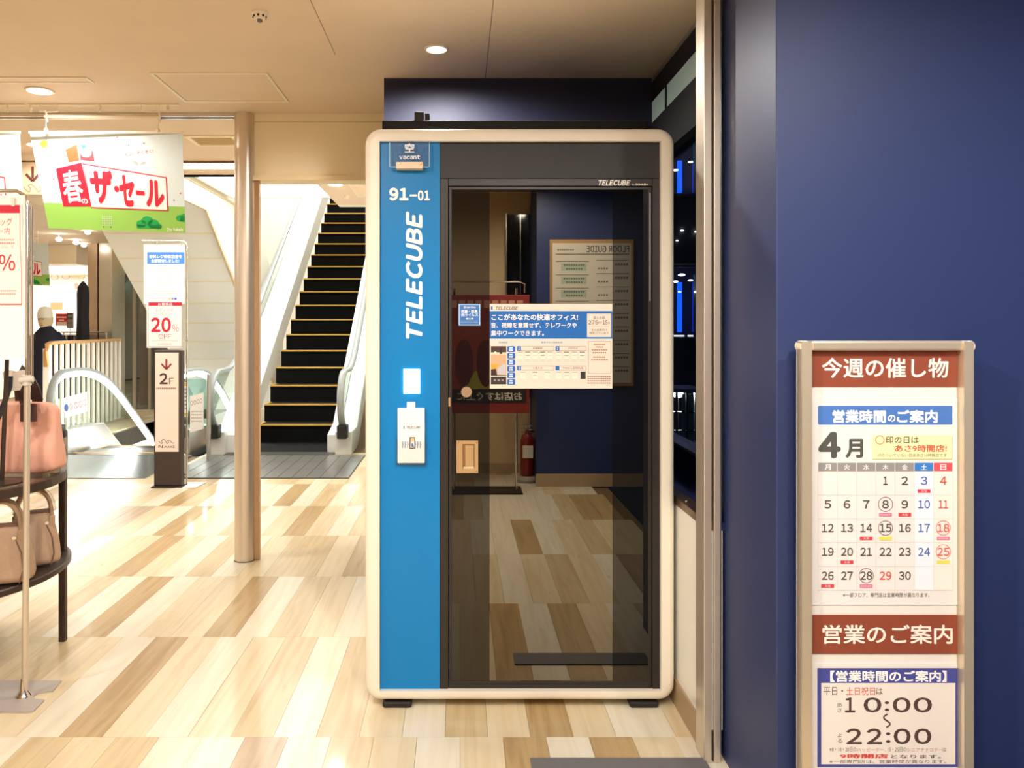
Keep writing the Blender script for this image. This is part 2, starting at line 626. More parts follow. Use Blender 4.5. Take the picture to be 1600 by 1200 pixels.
MB().box(1.12, 1.126, 2.72, 4.33, 0.938, 2.42).build('window_pane', PANE_W, win)
MB().box(1.068, 1.074, 2.72, 4.33, 2.64, 2.755).build('transom_pane', mat('frosted_glow_pane', (150, 166, 154), 0.3, emit=0.1), win)  # weak glow in the pane stands for light from outside
MB().box(0.924, 1.3, 2.777, 2.80, 0, CEIL).build('side_jamb', BLACKM, win)

# steel jamb post at the corner of the blue wall
jp = thing('steel_jamb_post', 'tall brushed steel jamb post at the corner of the navy wall', 'post', (0.87, 2.72, 0))
MB().box(0.847, 0.874, 2.705, 2.80, 0.0, CEIL).build('face_strip', STEEL, jp, bevel=0.002)
MB().box(0.874, 0.882, 2.722, 2.80, 0.0, CEIL).build('groove', mat('groove_brown', (70, 45, 25), 0.6, 0.4), jp)
MB().box(0.882, 0.904, 2.705, 2.80, 0.0, CEIL).build('face_strip', STEEL, jp, bevel=0.002)
MB().box(0.904, 0.912, 2.715, 2.78, 0.02, CEIL).build('edge_bead', CHROME, jp, bevel=0.002)

# grey door mat by the corner
mt = MB()
mt.box(0.246, 0.855, 2.61, FD(1186), 0.001, 0.007)
mt = tag(mt.build('threshold_strip', mat('grey_mat', (112, 110, 112), 0.75, noise=0.2, nscale=400, bump=0.2), bevel=0.003), 'flat grey threshold strip on the planks by the steel jamb', 'floor strip')

# ------------------------------------------------------------------ ceiling fittings
def downlight(x, y, label, watts, vis=True, grp='round ceiling downlights', glow=WARMLAMP, col=WARM, z=CEIL, r=0.062):
    t = thing('ceiling_downlight', label, 'downlight', (x, y, z), grp)
    MB().lathe([(r + 0.012, -0.001), (r + 0.012, -0.006), (r, -0.008), (r - 0.002, 0.0), (r - 0.004, 0.03)], (x, y, z), 28).build('trim_ring', HATCH_W, t, smooth=True)
    MB().lathe([(r - 0.004, -0.0035), (r - 0.02, -0.0045), (0.004, -0.005)], (x, y, z), 24).build('lens', glow, t)
    ld = bpy.data.lights.new('downlight_lamp', 'SPOT')
    ld.energy = watts
    ld.color = col
    ld.spot_size = math.radians(174)
    ld.spot_blend = 0.5
    ld.shadow_soft_size = 0.045
    l = bpy.data.objects.new('lamp', ld)
    COL.objects.link(l)
    l.location = (x, y, z - 0.02)
    attach(l, t)
    return t
downlight(-0.114, 3.868, 'small dim round downlight in the ceiling above the booth', SPOT_W * 0.8, glow=emis('dim_glow', WARM, 3.0), r=0.05)
downlight(-2.447, 4.55, 'glaring round ceiling downlight above the hanging sale banners', SPOT_W * 0.32, r=0.066)
for x, y, k, lab in ((-0.9, 0.9, 1.15, 'round downlight overhead just in front of the booth'), (-3.0, 1.7, 0.75, 'round downlight overhead near the display table'), (0.45, 0.5, 0.8, 'round downlight overhead by the notice board'),
                     (-1.1, -0.6, 0.85, 'added round downlight behind the viewer near the beige wall'), (1.5, 0.6, 0.7, 'round downlight overhead before the navy wall'), (-4.3, 4.0, 0.9, 'round downlight further left along the banner track'),
                     (-3.2, 5.9, 0.2, 'round downlight behind the banners by the arrow sign'), (0.75, -0.45, 0.8, 'added round downlight overhead before the floor guide board')):
    downlight(x, y, lab, SPOT_W * k)  # the two behind the viewer are added to brighten upright faces

def hatch(x0, x1, y0, y1, label, name, t=0.018):
    h = thing(name, label, 'ceiling panel', ((x0 + x1) / 2, (y0 + y1) / 2, CEIL))
    f = MB()
    z0 = CEIL - 0.006
    f.box(x0, x1, y0, y0 + t, z0, CEIL + 0.002).box(x0, x1, y1 - t, y1, z0, CEIL + 0.002).box(x0, x0 + t, y0 + t, y1 - t, z0, CEIL + 0.002).box(x1 - t, x1, y0 + t, y1 - t, z0, CEIL + 0.002)
    f.build('frame', HATCH_W, h)
    MB().box(x0 + t + 0.004, x1 - t - 0.004, y0 + t + 0.004, y1 - t - 0.004, CEIL - 0.003, CEIL + 0.002).build('panel', CREAM_CEIL, h)
    return h
hatch(-1.681, -1.042, 4.229, 4.77, 'square white framed access hatch in the ceiling', 'ceiling_hatch')
hatch(-3.4, -2.057, 4.305, 4.40, 'long narrow white framed slot panel in the ceiling', 'slot_panel', 0.012)

sd = thing('smoke_detector', 'small white round smoke detector on the ceiling', 'detector', (-0.875, 3.42, CEIL))
MB().lathe([(0.036, 0), (0.036, -0.008), (0.03, -0.012), (0.024, -0.03), (0.014, -0.032), (0.004, -0.032)], (-0.875, 3.42, CEIL), 24).build('housing', HATCH_W, sd, smooth=True)
for k in range(8):
    a = k * math.pi / 4
    MB().cyl((-0.875 + 0.0255 * math.cos(a), 3.42 + 0.0255 * math.sin(a), CEIL - 0.021), (-0.875 + 0.030 * math.cos(a), 3.42 + 0.030 * math.sin(a), CEIL - 0.019), 0.005, n=8).build('vent_slot', BLACKM, sd)
MB().lathe([(0.012, 0), (0.012, -0.01), (0.006, -0.013)], (-0.875, 3.42, CEIL - 0.031), 14).build('sensor_cap', mat('grey_plastic', (120, 110, 100), 0.5), sd)

# air diffuser further back
v = thing('air_diffuser', 'square cream air diffuser in the ceiling past the banners', 'vent', (-1.8, 5.77, CEIL))
x0, x1, y0, y1 = -1.985, -1.625, 5.62, 5.93
f = MB()
f.box(x0, x1, y0, y0 + .03, CEIL - .01, CEIL + .002).box(x0, x1, y1 - .03, y1, CEIL - .01, CEIL + .002).box(x0, x0 + .03, y0 + .03, y1 - .03, CEIL - .01, CEIL + .002).box(x1 - .03, x1, y0 + .03, y1 - .03, CEIL - .01, CEIL + .002)
f.build('frame', mat('vent_cream', (252, 236, 202), 0.5), v)
for k in range(8):
    yy = y0 + .04 + k * 0.03
    MB().box(x0 + .03, x1 - .03, yy, yy + 0.012, CEIL - .008, CEIL - .002).build('louvre', mat('vent_tan', (216, 188, 136), 0.6), v)

# shutter guide rail under the ceiling edge
rl = thing('shutter_rail', 'slim polished rail along the ceiling edge behind the banners', 'rail', (-4, 5.05, CEIL))
for y in (5.03, 5.09): MB().box(-9, -1.44, y, y + 0.02, CEIL - 0.022, CEIL).build('rail_bar', CHROME, rl)
MB().box(-9, -1.44, 5.05, 5.09, CEIL - 0.006, CEIL).build('rail_slot', DBROWN, rl)

# recessed linear lamp
ll = thing('linear_ceiling_lamp', 'bright white linear lamp recessed across the ceiling by the escalators', 'lamp', (-2.8, 6.6, CEIL))
MB().box(-4.4, -1.62, 6.50, 6.74, CEIL - 0.012, CEIL + 0.002).build('diffuser', emis('linear_glow', (1, 0.96, 0.9), 9.0), ll)
MB().box(-4.42, -1.60, 6.48, 6.50, CEIL - 0.02, CEIL + 0.002).box(-4.42, -1.60, 6.74, 6.76, CEIL - 0.02, CEIL + 0.002).build('lamp_frame', mat('lamp_frame_brown', (120, 92, 70), 0.5), ll)

# picture track with hooks
tr = thing('hanging_track', 'thin white ceiling track with hooks carrying the banners', 'track', (-2.6, 4.825, CEIL))
MB().box(-4.5, -2.69, 4.815, 4.835, CEIL - 0.012, CEIL).build('track_bar', HATCH_W, tr)
MB().box(-2.66, -1.736, 4.815, 4.835, CEIL - 0.012, CEIL).build('track_bar', HATCH_W, tr)
for u in (12, 48, 156, 262):
    x = PX(u, 4.825)
    MB().lathe([(0.004, 0), (0.009, -0.006), (0.009, -0.02), (0.005, -0.024), (0.007, -0.034), (0.003, -0.04)], (x, 4.825, CEIL - 0.012), 10).build('hook', HATCH_W, tr, smooth=True)

# ------------------------------------------------------------------ sale banner hung from a rod
BD = 4.85
QB = ((46, 205), (285, 209), (290, 364), (76, 357))
def banner_fn(u, v, L):
    # a flat sheet about 4.85 m away, turned and tipped a little so that its lower left corner hangs back
    D = 1.0 / (1.0 / BD - 0.0022 * (285 - u) / 230.0 - 0.0024 * (v - 207) / 155.0)
    return P(u, v, D) - Vector((0, 0.0006 * L, 0))
def bl(s, t):
    (a, b), (c2, d), (e, f2), (g, h) = QB
    return ((a * (1 - s) + c2 * s) * (1 - t) + (g * (1 - s) + e * s) * t, (b * (1 - s) + d * s) * (1 - t) + (h * (1 - s) + f2 * s) * t)
bn = thing('sale_banner', 'wide sale banner with red box lettering over a green meadow', 'banner', (PX(168, BD), BD, PZ(209, BD)), 'hanging sale banners')
def grid_sheet(p, s0, s1, t0, t1, n, k, c, L):
    for i in range(n):
        for j in range(k):
            a, b = s0 + (s1 - s0) * i / n, s0 + (s1 - s0) * (i + 1) / n
            e, f2 = t0 + (t1 - t0) * j / k, t0 + (t1 - t0) * (j + 1) / k
            p.shape([bl(a, e), bl(a, f2), bl(b, f2), bl(b, e)], c, L)
p = Print(banner_fn)
SKY, GRS = (222, 234, 236), (150, 200, 88)
grid_sheet(p, 0, 1, 0, 0.735, 16, 8, SKY, 0)
grid_sheet(p, 0, 1, 0.735, 1, 16, 3, GRS, 0)
grid_sheet(p, 0, 1, 0, 1, 16, 8, (225, 225, 220), -3)
p.done('sheet', bn)
p = Print(banner_fn)
W_, R_ = (252, 250, 246), (214, 20, 50)
for cl in (((66, 240), 22, 14), ((95, 244), 30, 16), ((205, 256), 12, 5), ((218, 251), 12, 8), ((228, 257), 10, 5), ((282, 238), 8, 8)):
    if cl[0][0] + cl[1] < 288 and cl[0][0] - cl[1] > 62: p.disc(cl[0][0], cl[0][1], cl[1], (240, 244, 242), 1, 24, cl[2])
p.disc(69, 225, 6.2, (246, 208, 60), 2)
p.text('100', 70, 226, 86, 234, (70, 66, 70), 3)
p.dashes(71, 237, 86, 238, (190, 186, 190), 5); p.dashes(72, 240, 87, 241.5, (220, 170, 170), 7)
p.shape([(87.5, 263.8), (98.8, 322.5), (142.5, 322.5), (127.5, 253.8)], R_, 3)
p.shape([(128.8, 255), (142.5, 325), (263, 330), (260.5, 277)], R_, 3)
p.shape([(130.4, 257.4), (143.5, 323.4), (261.4, 328.2), (259, 278.6)], W_, 4)
p.qtext('春', (96, 268), (122, 263), (134, 315), (101, 318), W_, 5, 0.018)
p.qtext('の', (127, 310), (136, 310), (139, 318.5), (128.5, 318.5), W_, 5, 0.03)
for ch_, q4 in (('ザ', ((138, 264), (176, 267), (175, 320), (146, 318))), ('・', ((178, 290), (186, 291), (187, 301), (179, 300))), ('セ', ((184, 272), (210, 276), (210, 324), (190, 322))), ('ー', ((212, 297), (226, 299), (227, 306), (213, 305))), ('ル', ((228, 279), (256, 284), (258, 325), (229, 323)))):
    p.qtext(ch_, *q4, R_, 6, 0.05)
p.shape([(102.5, 233.8), (107.5, 254), (124, 251), (120, 226)], (232, 92, 50), 3)
p.shape([(125, 240), (126, 250), (148, 252), (145, 235)], (226, 60, 70), 3)
p.disc(135, 239, 8.5, W_, 4, 18, 7)
p.shape([(125, 226), (130, 234), (136, 227)], (60, 200, 214), 5)
p.qtext('いいもの、ぞくぞく!', (183, 241), (239, 233), (240, 239), (184, 247), (224, 110, 120), 3)
for u, v2, c in ((183, 215, R_), (201, 227, (60, 130, 190)), (225, 224, R_), (84, 280, R_), (88, 302, (60, 170, 180)), (272, 313, (60, 130, 190)), (282, 302, R_), (145, 219, (60, 170, 180)), (247, 216, W_), (282, 272, W_)):
    p.disc(u, v2, 1.1, c, 3, 10)
BG = (20, 168, 78)
for u, v2, r, ry in ((221, 350, 8, 6), (230, 345, 9, 7), (240, 350, 9, 7), (247, 354, 6, 4), (282, 341, 7, 5)): p.disc(u, v2, r, BG, 3, 18, ry)
p.rect(214, 351, 252, 357, BG, 3)
p.shape([(282, 336), (282, 346), (289, 346.5), (288.6, 334)], BG, 3)
for k in range(6): p.line([(160 + k * 3, 338), (161 + k * 2.6, 352)], 0.5, (225, 236, 205), 3)
for k in range(5): p.line([(159.5, 338 + k * 3.5), (175, 338 + k * 3.5)], 0.5, (225, 236, 205), 3)
p.disc(162, 354.5, 1, (60, 70, 40), 3, 8); p.disc(173, 355, 1, (60, 70, 40), 3, 8)
p.text('Ito Yokado', 261.5, 356, 286.5, 361.5, W_, 3, 0.03)
p.done('printed_picture', bn)
MB().box(PX(45, BD), PX(286, BD), BD - 0.004, BD + 0.006, PZ(208.5, BD), PZ(204.6, BD)).build('top_batten', HATCH_W, bn)
for u, v2 in ((72, 204), (247, 205)):
    x = PX(u, BD)
    MB().cyl((x, BD, PZ(v2, BD)), (x, BD, PZ(183, BD)), 0.0025, n=6).build('hanging_cord', HATCH_W, bn)
    MB().lathe([(0.006, -0.012), (0.012, -0.004), (0.012, 0.006), (0.004, 0.014)], (x, BD, PZ(v2 - 1, BD)), 10).build('eyelet_clip', HATCH_W, bn, smooth=True)
MB().cyl((PX(70, BD), BD, PZ(182, BD)), (PX(249, BD), BD, PZ(184, BD)), 0.011, n=12).build('hanging_rod', HATCH_W, bn, smooth=True)
for a, b in ((62, 90), (221, 249)):
    y = 4.825
    MB().tube([(PX(a, y), y, CEIL - 0.0005), (PX(a, y), y, PZ(174, y)), (PX((a + b) / 2, y), y, PZ(175, y)), (PX(b, y), y, PZ(174, y)), (PX(b, y), y, CEIL - 0.0005)], 0.004, 6).build('bracket', HATCH_W, bn)
    u = 70 if a < 100 else 247
    MB().tube([(PX(u, y), y, PZ(172, y)), (PX(u, y) + 0.006, y + 0.01, PZ(178, y)), (PX(u, y) + 0.002, BD, PZ(189, y))], 0.006, 8).build('rod_hook', HATCH_W, bn)
copy_thing(bn, (-1.01, 0, 0.0), 'second sale banner cut off by the left edge of the picture')
b3 = copy_thing(bn, (PX(75, 11.3) - PX(285, BD), 11.3 - BD, 0.002), 'small distant sale banner hanging inside the bright shop')
# ------------------------------------------------------------------ hanging arrow sign behind the banner
sg = thing('hanging_arrow_sign', 'beige hanging sign with a brown down arrow behind the banners', 'sign', (PX(140, 6.2), 6.2, 2.6))
MB().box(PX(10, 6.2), PX(258, 6.2), 6.2, 6.24, PZ(304, 6.2), PZ(253, 6.2)).build('sign_panel', mat('sign_beige', (206, 180, 148), 0.5), sg, bevel=0.004)
p = Print(flat(6.198))
BRN = (96, 46, 40)
p.rect(49, 260, 53, 279, BRN)
p.line([(40.5, 272), (51, 283), (61.5, 272)], 4.2, BRN, 2)
WV = [(37, 292), (41, 297), (46, 300), (48, 295), (44, 290), (48, 287), (54, 292), (60, 300), (65, 296), (62, 292), (66, 292)]
p.line(WV, 1.4, (150, 128, 110))
p.done('printed_arrow', sg)
for u in (25, 243):
    MB().box(PX(u - 2.5, 6.2), PX(u + 2.5, 6.2), 6.205, 6.235, PZ(253, 6.2), CEIL - 0.001).build('hanger_post', BLACK, sg)

# ------------------------------------------------------------------ steel column with its flat jamb
cl = thing('steel_column', 'round brushed steel column standing on the planks before the escalators', 'column', (PX(382, 5.0), 5.0, 0))
MB().lathe([(0.065, 0), (0.065, CEIL)], (PX(382.5, 5.06), 5.06, 0), 40).build('shaft', STEEL, cl, smooth=True)
MB().box(PX(396, 5.05), PX(405, 5.05), 5.05, 5.09, 0, 2.475).build('side_channel', mat('brown_steel', (186, 154, 122), 0.35, 0.7), cl, bevel=0.003)
MB().lathe([(0.068, 0.0), (0.068, 0.004)], (PX(382.5, 5.06), 5.06, 0), 40).build('base_ring', DBROWN, cl)

# ------------------------------------------------------------------ the telework booth
B = 3.08
def bx(u, D=B): return PX(u, D)
def bz(v, D=B): return PZ(v, D)
X0, X1, Z0, Z1 = bx(570), bx(1055), bz(1096), bz(200)
BK = 4.28
booth = thing('telework_booth', 'tall white framed office booth with blue strip and dark glass door', 'booth', ((X0 + X1) / 2, (B + BK) / 2, 0))
def rr(x0, x1, z0, z1, r, y, n=7):
    pts = []
    for cx, cz, a0 in ((x1 - r, z1 - r, 0), (x0 + r, z1 - r, 90), (x0 + r, z0 + r, 180), (x1 - r, z0 + r, 270)):
        for k in range(n + 1):
            a = math.radians(a0 + 90 * k / n)
            pts.append(Vector((cx + r * math.cos(a), y, cz + r * math.sin(a))))
    return pts
ix0, ix1, iz0, iz1 = bx(593), bx(1033), bz(1080), bz(220.5)
m = MB()
rings = [rr(X0, X1, Z0, Z1, 0.062, BK), rr(X0, X1, Z0, Z1, 0.062, B + 0.025)]
for k in range(1, 6):
    a = math.radians(90 * k / 5)
    d = 0.025 * (1 - math.cos(a))
    rings.append(rr(X0 + d, X1 - d, Z0 + d, Z1 - d, 0.062 - d * 0.6, B + 0.025 * (1 - math.sin(a))))
rings.append(rr(ix0, ix1, iz0, iz1, 0.001, B))
rings.append(rr(ix0, ix1, iz0, iz1, 0.001, B + 0.034))
m.loft(rings, cap=False)
m.build('shell_frame', BOOTHW, booth, smooth=35)
MB().box(X0 + 0.02, X1 - 0.02, BK - 0.03, BK - 0.001, Z0 + 0.02, Z1 - 0.02).build('back_panel', BOOTHW, booth)
DIN = mat('booth_interior_grey', (58, 56, 54), 0.8)
m = MB()
m.box(ix0, ix1, BK - 0.06, BK - 0.03, iz0, iz1).box(bx(687), bx(687) + 0.02, B + 0.06, BK - 0.06, iz0, iz1).box(ix1 - 0.02, ix1, B + 0.06, BK - 0.06, iz0, iz1)
m.box(ix0, ix1, B + 0.06, BK - 0.06, iz0, iz0 + 0.03).box(ix0, ix1, B + 0.06, BK - 0.06, iz1 - 0.04, iz1)
m.build('interior_lining', DIN, booth)
MB().box(bx(700), bx(900), 3.75, 4.2, 0.70, 0.73).build('inner_desk', mat('desk_wood', (120, 90, 60), 0.5), booth, bevel=0.004)
S = B + 0.02     # plane of the panels inside the frame
MB().box(bx(592), bx(687, S), S, S + 0.04, iz0 - 0.01, iz1 + 0.01).build('blue_panel', BLUE, booth)
MB().box(bx(687.5, S), bx(1034), S + 0.002, S + 0.04, bz(278, S), iz1 + 0.01).build('header_panel', mat('black_panel', (30, 29, 29), 0.5), booth)
JB = mat('black_brown_frame', (38, 33, 31), 0.38)
j = MB()
j.box(bx(687.5, S), bx(700.5, S), S + 0.001, S + 0.05, iz0 - 0.01, bz(278.8, S)).box(bx(1019.5, S), bx(1034), S + 0.001, S + 0.05, iz0 - 0.01, bz(278.8, S))
j.box(bx(700.5, S), bx(1019.5, S), S + 0.001, S + 0.05, bz(290.5, S), bz(278.8, S)).box(bx(700.5, S), bx(1019.5, S), S + 0.001, S + 0.05, iz0 - 0.01, bz(1078, S))
j.build('door_jamb', JB, booth, bevel=0.0015, seg=1)
# door: black surround, black-edged glass, reflective clear middle
d = MB()
d.box(bx(701.5, S), bx(706, S), S + 0.004, S + 0.04, bz(1077, S), bz(291.5, S)).box(bx(1013, S), bx(1018.5, S), S + 0.004, S + 0.04, bz(1077, S), bz(291.5, S))
d.box(bx(706, S), bx(1013, S), S + 0.004, S + 0.04, bz(296, S), bz(291.5, S)).box(bx(706, S), bx(1013, S), S + 0.004, S + 0.04, bz(1077, S), bz(1066, S))
door = d.build('door', JB, booth, bevel=0.001, seg=1)
EDGE_G = glass('black_edged_glass', (0, 0, 0), 0.035, back=(0.004, 0.004, 0.004), spec=(1.0, 0.92, 0.78))
FILM_G = glass('mirror_film_glass', (0.16, 0.15, 0.14), 0.19, spec=(1.0, 0.92, 0.76))
G = S + 0.006
e = MB()
e.box(bx(706, G), bx(765, G), G, G + 0.01, bz(1066, G), bz(296, G)).box(bx(957, G), bx(1013, G), G, G + 0.01, bz(1066, G), bz(296, G))
e.box(bx(765, G), bx(957, G), G, G + 0.01, bz(300, G), bz(296, G)).box(bx(765, G), bx(957, G), G, G + 0.01, bz(1066, G), bz(1063.5, G))
e.build('black_glass_border', EDGE_G, door)
MB().box(bx(765, G), bx(957, G), G, G + 0.008, bz(1063.5, G), bz(300, G)).build('glass_pane', FILM_G, door)
# recessed pull handle; inner shadow painted as darker metal, lower lip brightened
MB().box(bx(723.5), bx(741), G - 0.0012, G + 0.001, bz(733.5), bz(696)).build('handle_recess_shade', mat('recess_shade_bronze', (150, 112, 70), 0.5, 0.6), door)
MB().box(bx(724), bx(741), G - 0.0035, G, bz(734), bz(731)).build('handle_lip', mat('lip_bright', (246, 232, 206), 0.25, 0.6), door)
HM = mat('satin_brass_steel', (214, 184, 140), 0.35, 0.85)
h = MB()
u0, u1, v0, v1 = 713, 747.5, 689.5, 741
h.box(bx(u0), bx(u0 + 10), G - 0.004, G, bz(v1), bz(v0)).box(bx(u1 - 6), bx(u1), G - 0.004, G, bz(v1), bz(v0)).box(bx(u0 + 10), bx(u1 - 6), G - 0.004, G, bz(v0 + 6), bz(v0)).box(bx(u0 + 10), bx(u1 - 6), G - 0.004, G, bz(v1), bz(v1 - 7))
h.box(bx(u0 + 14), bx(u1 - 7), G - 0.0016, G, bz(v1 - 9), bz(v0 + 8))
h.build('pull_handle', HM, door, bevel=0.0008, seg=1)
for a, b in ((716, 692.5), (744.5, 692.5), (716, 738), (744.5, 738)):
    MB().cyl((bx(a), G - 0.004, bz(b)), (bx(a), G - 0.0055, bz(b)), 0.003, n=8).build('handle_screw', CHROME, door)
MB().cyl((bx(729), G, bz(613)), (bx(729), G - 0.014, bz(613)), 0.023, 0.021, 24).cyl((bx(729), G - 0.014, bz(613)), (bx(729), G - 0.016, bz(613)), 0.006, n=12).build('lock_cylinder', mat('satin_nickel', (216, 200, 176), 0.25, 0.9), door, smooth=35)
MB().box(bx(700.6), bx(703.6), S - 0.002, S + 0.004, bz(636), bz(622)).build('latch_plate', HM, booth)
MB().box(bx(1017), bx(1018.2), S - 0.001, S + 0.004, bz(470), bz(300)).build('door_edge_trim', SATIN, booth)
# lettering on the booth
p = Print(flat(S + 0.0008))
CRM = (250, 244, 236)
p.text('TELECUBE', 935, 281.4, 985, 290.2, CRM, 2, 0.03, 0.28, 1.08)
p.text('by', 987.5, 286.5, 991, 290.5, CRM, 2)
p.text('OKAMURA', 992.5, 286.6, 1012, 290, CRM, 2, 0.03)
p.done('header_lettering', booth)
LT = mat('white_lettering', (250, 248, 244), 0.5)
def raised(body, fn, name, bold, shear=0.0, spacing=1.0):
    V, Fc = glyphs(body, bold, shear, spacing)
    q = MB()
    q.v = [tuple(Vector(fn(x, y)) - Vector((0, 0.00006 * cp, 0))) for x, y, cp in V]
    q.f = Fc
    q.m = [0] * len(Fc)
    o = q.build(name, LT, booth, recalc=False)
    md = o.modifiers.new('thickness', 'SOLIDIFY')
    md.thickness = 0.003
    md.offset = 0
    return o
raised('91', lambda x, y: (bx(607.5 + 30.5 * x), S - 0.002, bz(312.5 - 20.5 * y)), 'number_lettering', 0.05)
raised('-01', lambda x, y: (bx(639.5 + 32 * x), S - 0.002, bz(312.3 - 16 * y)), 'number_lettering', 0.05)
# name strip reading upwards
raised('TELECUBE', lambda x, y: (bx(660 - 26.5 * y), S - 0.002, bz(529.5 - 200 * x)), 'name_lettering', 0.045, 0.22, 1.12)
# glowing reader screen
MB().box(bx(630), bx(655.5), S - 0.004, S + 0.001, bz(615.5), bz(577)).build('reader_screen', emis('screen_glow', (0.95, 0.98, 1.0), 3.2), booth, bevel=0.001, seg=1)
# feet
for u, yy in ((620, B + 0.06), (1008, B + 0.06), (620, BK - 0.1), (1008, BK - 0.1)):
    x = bx(u)
    fo = MB().box(x - 0.058, x + 0.058, yy - 0.05, yy + 0.05, 0.001, 0.026).build('foot_pad', BLACK, booth, bevel=0.008)
    MB().cyl((x, yy, 0.024), (x, yy, Z0 + 0.004), 0.018, n=14).build('foot_bolt', CHROME, fo)
# equipment on the roof
MB().box(PX(597, 3.5), PX(1012, 3.5), 3.5, 4.2, Z1 - 0.004, PZ(188, 3.5)).build('roof_unit', BLACKM, booth, bevel=0.006)
MB().box(PX(647.5, 3.52), PX(662, 3.52), 3.52, 3.6, PZ(189, 3.5), PZ(174.5, 3.52)).build('roof_box', BLACK, booth, bevel=0.003)
MB().box(PX(664, 3.54), PX(671, 3.54), 3.54, 3.6, PZ(189, 3.5), PZ(177, 3.54)).build('roof_box', BLACK, booth, bevel=0.003)

# vacancy placard
vp = thing('vacancy_placard', 'clear acrylic placard reading vacant at the top of the blue strip', 'placard', (bx(640), S - 0.02, bz(240)))
AC = glass('acrylic_blue_tint', (0.90, 0.93, 0.95), 0.03)
pd = S - 0.034
MB().box(PX(609, pd), PX(671, pd), pd, pd + 0.003, PZ(260.5, pd), PZ(221.5, pd)).build('acrylic_plate', AC, vp, bevel=0.001, seg=1)
e = MB()
EG = mat('acrylic_edge', (170, 208, 226), 0.3)
e.box(PX(608.3, pd), PX(609.3, pd), pd - 0.0005, pd + 0.0035, PZ(260.5, pd), PZ(221.5, pd)).box(PX(670.3, pd), PX(671.3, pd), pd - 0.0005, pd + 0.0035, PZ(260.5, pd), PZ(221.5, pd)).box(PX(609.3, pd), PX(670.3, pd), pd - 0.0005, pd + 0.0035, PZ(261.2, pd), PZ(260.2, pd))
e.build('plate_edge', EG, vp)
p = Print(flat(pd - 0.0008))
p.text('空', 632.5, 223.8, 647.5, 238.5, (236, 244, 250), 1, 0.03)
p.text('vacant', 624, 242, 656.5, 249, (236, 244, 250), 1, 0.025)
p.done('printed_words', vp)
MB().box(PX(619, pd), PX(661, pd), pd - 0.006, S + 0.0005, PZ(263.8, pd), PZ(253.2, pd)).build('clip_bar', mat('clip_cream', (236, 212, 178), 0.4), vp, bevel=0.002)
for u in (624, 657): MB().cyl((PX(u, pd), pd - 0.006, PZ(255.8, pd)), (PX(u, pd), pd - 0.010, PZ(255.8, pd)), 0.004, n=10).build('clip_screw', HM, vp)

# leaflet holder under the screen
lh = thing('leaflet_holder', 'clear wall pocket holding white leaflets on the blue strip', 'leaflet holder', (bx(641), S - 0.02, bz(700)))
hd = S - 0.03
MB().box(PX(621, hd), PX(663.5, hd), hd + 0.003, S - 0.001, PZ(724, hd), PZ(638, hd)).build('leaflet_stack', mat('leaflet_white', (246, 243, 238), 0.55), lh, bevel=0.002, seg=1)
MB().box(PX(619, hd), PX(665, hd), hd - 0.002, hd, PZ(727, hd), PZ(690, hd)).box(PX(619, hd), PX(665, hd), hd, S, PZ(727.5, hd), PZ(725.5, hd)).box(PX(618.6, hd), PX(619.6, hd), hd, S, PZ(727, hd), PZ(684, hd)).box(PX(664.4, hd), PX(665.4, hd), hd, S, PZ(727, hd), PZ(684, hd)).build('clear_pocket', glass('pocket_plastic', (0.97, 0.98, 0.98), 0.0), lh)
p = Print(flat(hd + 0.0028))
p.rect(630.5, 665.5, 632, 670, (40, 70, 130), 1)
p.text('TELECUBE', 635, 666, 657, 669.6, (70, 52, 44), 1, 0.02, 0.25)
p.frame(640, 683, 649, 701, 1.4, (74, 44, 30), 2)
p.rect(641.4, 684.4, 647.6, 690, (214, 190, 150), 1); p.rect(641.4, 690, 647.6, 699.6, (240, 238, 236), 1); p.shape([(643, 692), (643, 699), (647, 699), (646, 694)], (90, 130, 190), 2)
for k in range(8):
    u = 629.5 + k * 3.9
    if 638 < u < 649: continue
    p.disc(u, 690.5, 0.9, (90, 130, 190), 1, 8); p.line([(u, 692), (u - 0.4, 700)], 1.3, (120, 150, 200), 1); p.line([(u - 1.8, 691), (u + 1.6, 695)], 0.5, (90, 130, 190), 1)
p.done('printed_cover', lh)
MB().box(PX(635, hd), PX(648.5, hd), S - 0.012, S, PZ(638, hd), PZ(629, hd)).build('hanger_tab', mat('tab_white', (244, 240, 232), 0.5), lh, bevel=0.002, seg=1)

# blue round-up sticker on the door glass
st = thing('door_sticker', 'small square blue sticker on the dark glass beside the poster', 'sticker', (bx(733, G), G, bz(492, G)))
MB().box(bx(716.4, G), bx(750.6, G), G - 0.0006, G - 0.0001, bz(508.8, G), bz(474.8, G)).build('sticker_sheet', mat('sticker_blue', (84, 142, 206), 0.5), st)
p = Print(flat(G - 0.0007, 0.00015))
p.frame(717, 475.4, 750, 508.2, 0.9, (200, 224, 244), 1)
p.rect(718.4, 476.6, 748.8, 507, (52, 112, 184), 1)
p.ring(726.5, 480.2, 1.8, 0.7, (250, 250, 250), 2, 12); p.text('delfino', 729, 478.6, 743.5, 481.8, (245, 248, 250), 2, 0.02)
p.text('抗菌・防臭', 720.5, 484, 746.5, 489, (232, 242, 250), 2, 0.03); p.text('抗ウイルス', 720.5, 489.6, 747, 494.4, (232, 242, 250), 2, 0.03)
p.text('施工済', 728, 496.6, 740, 499.4, (245, 248, 250), 2, 0.02)
p.dashes(719.5, 501.2, 747, 502, (160, 196, 230), 12); p.dashes(719.5, 503.6, 746, 504.4, (160, 196, 230), 12)
p.done('printed_sticker', st)

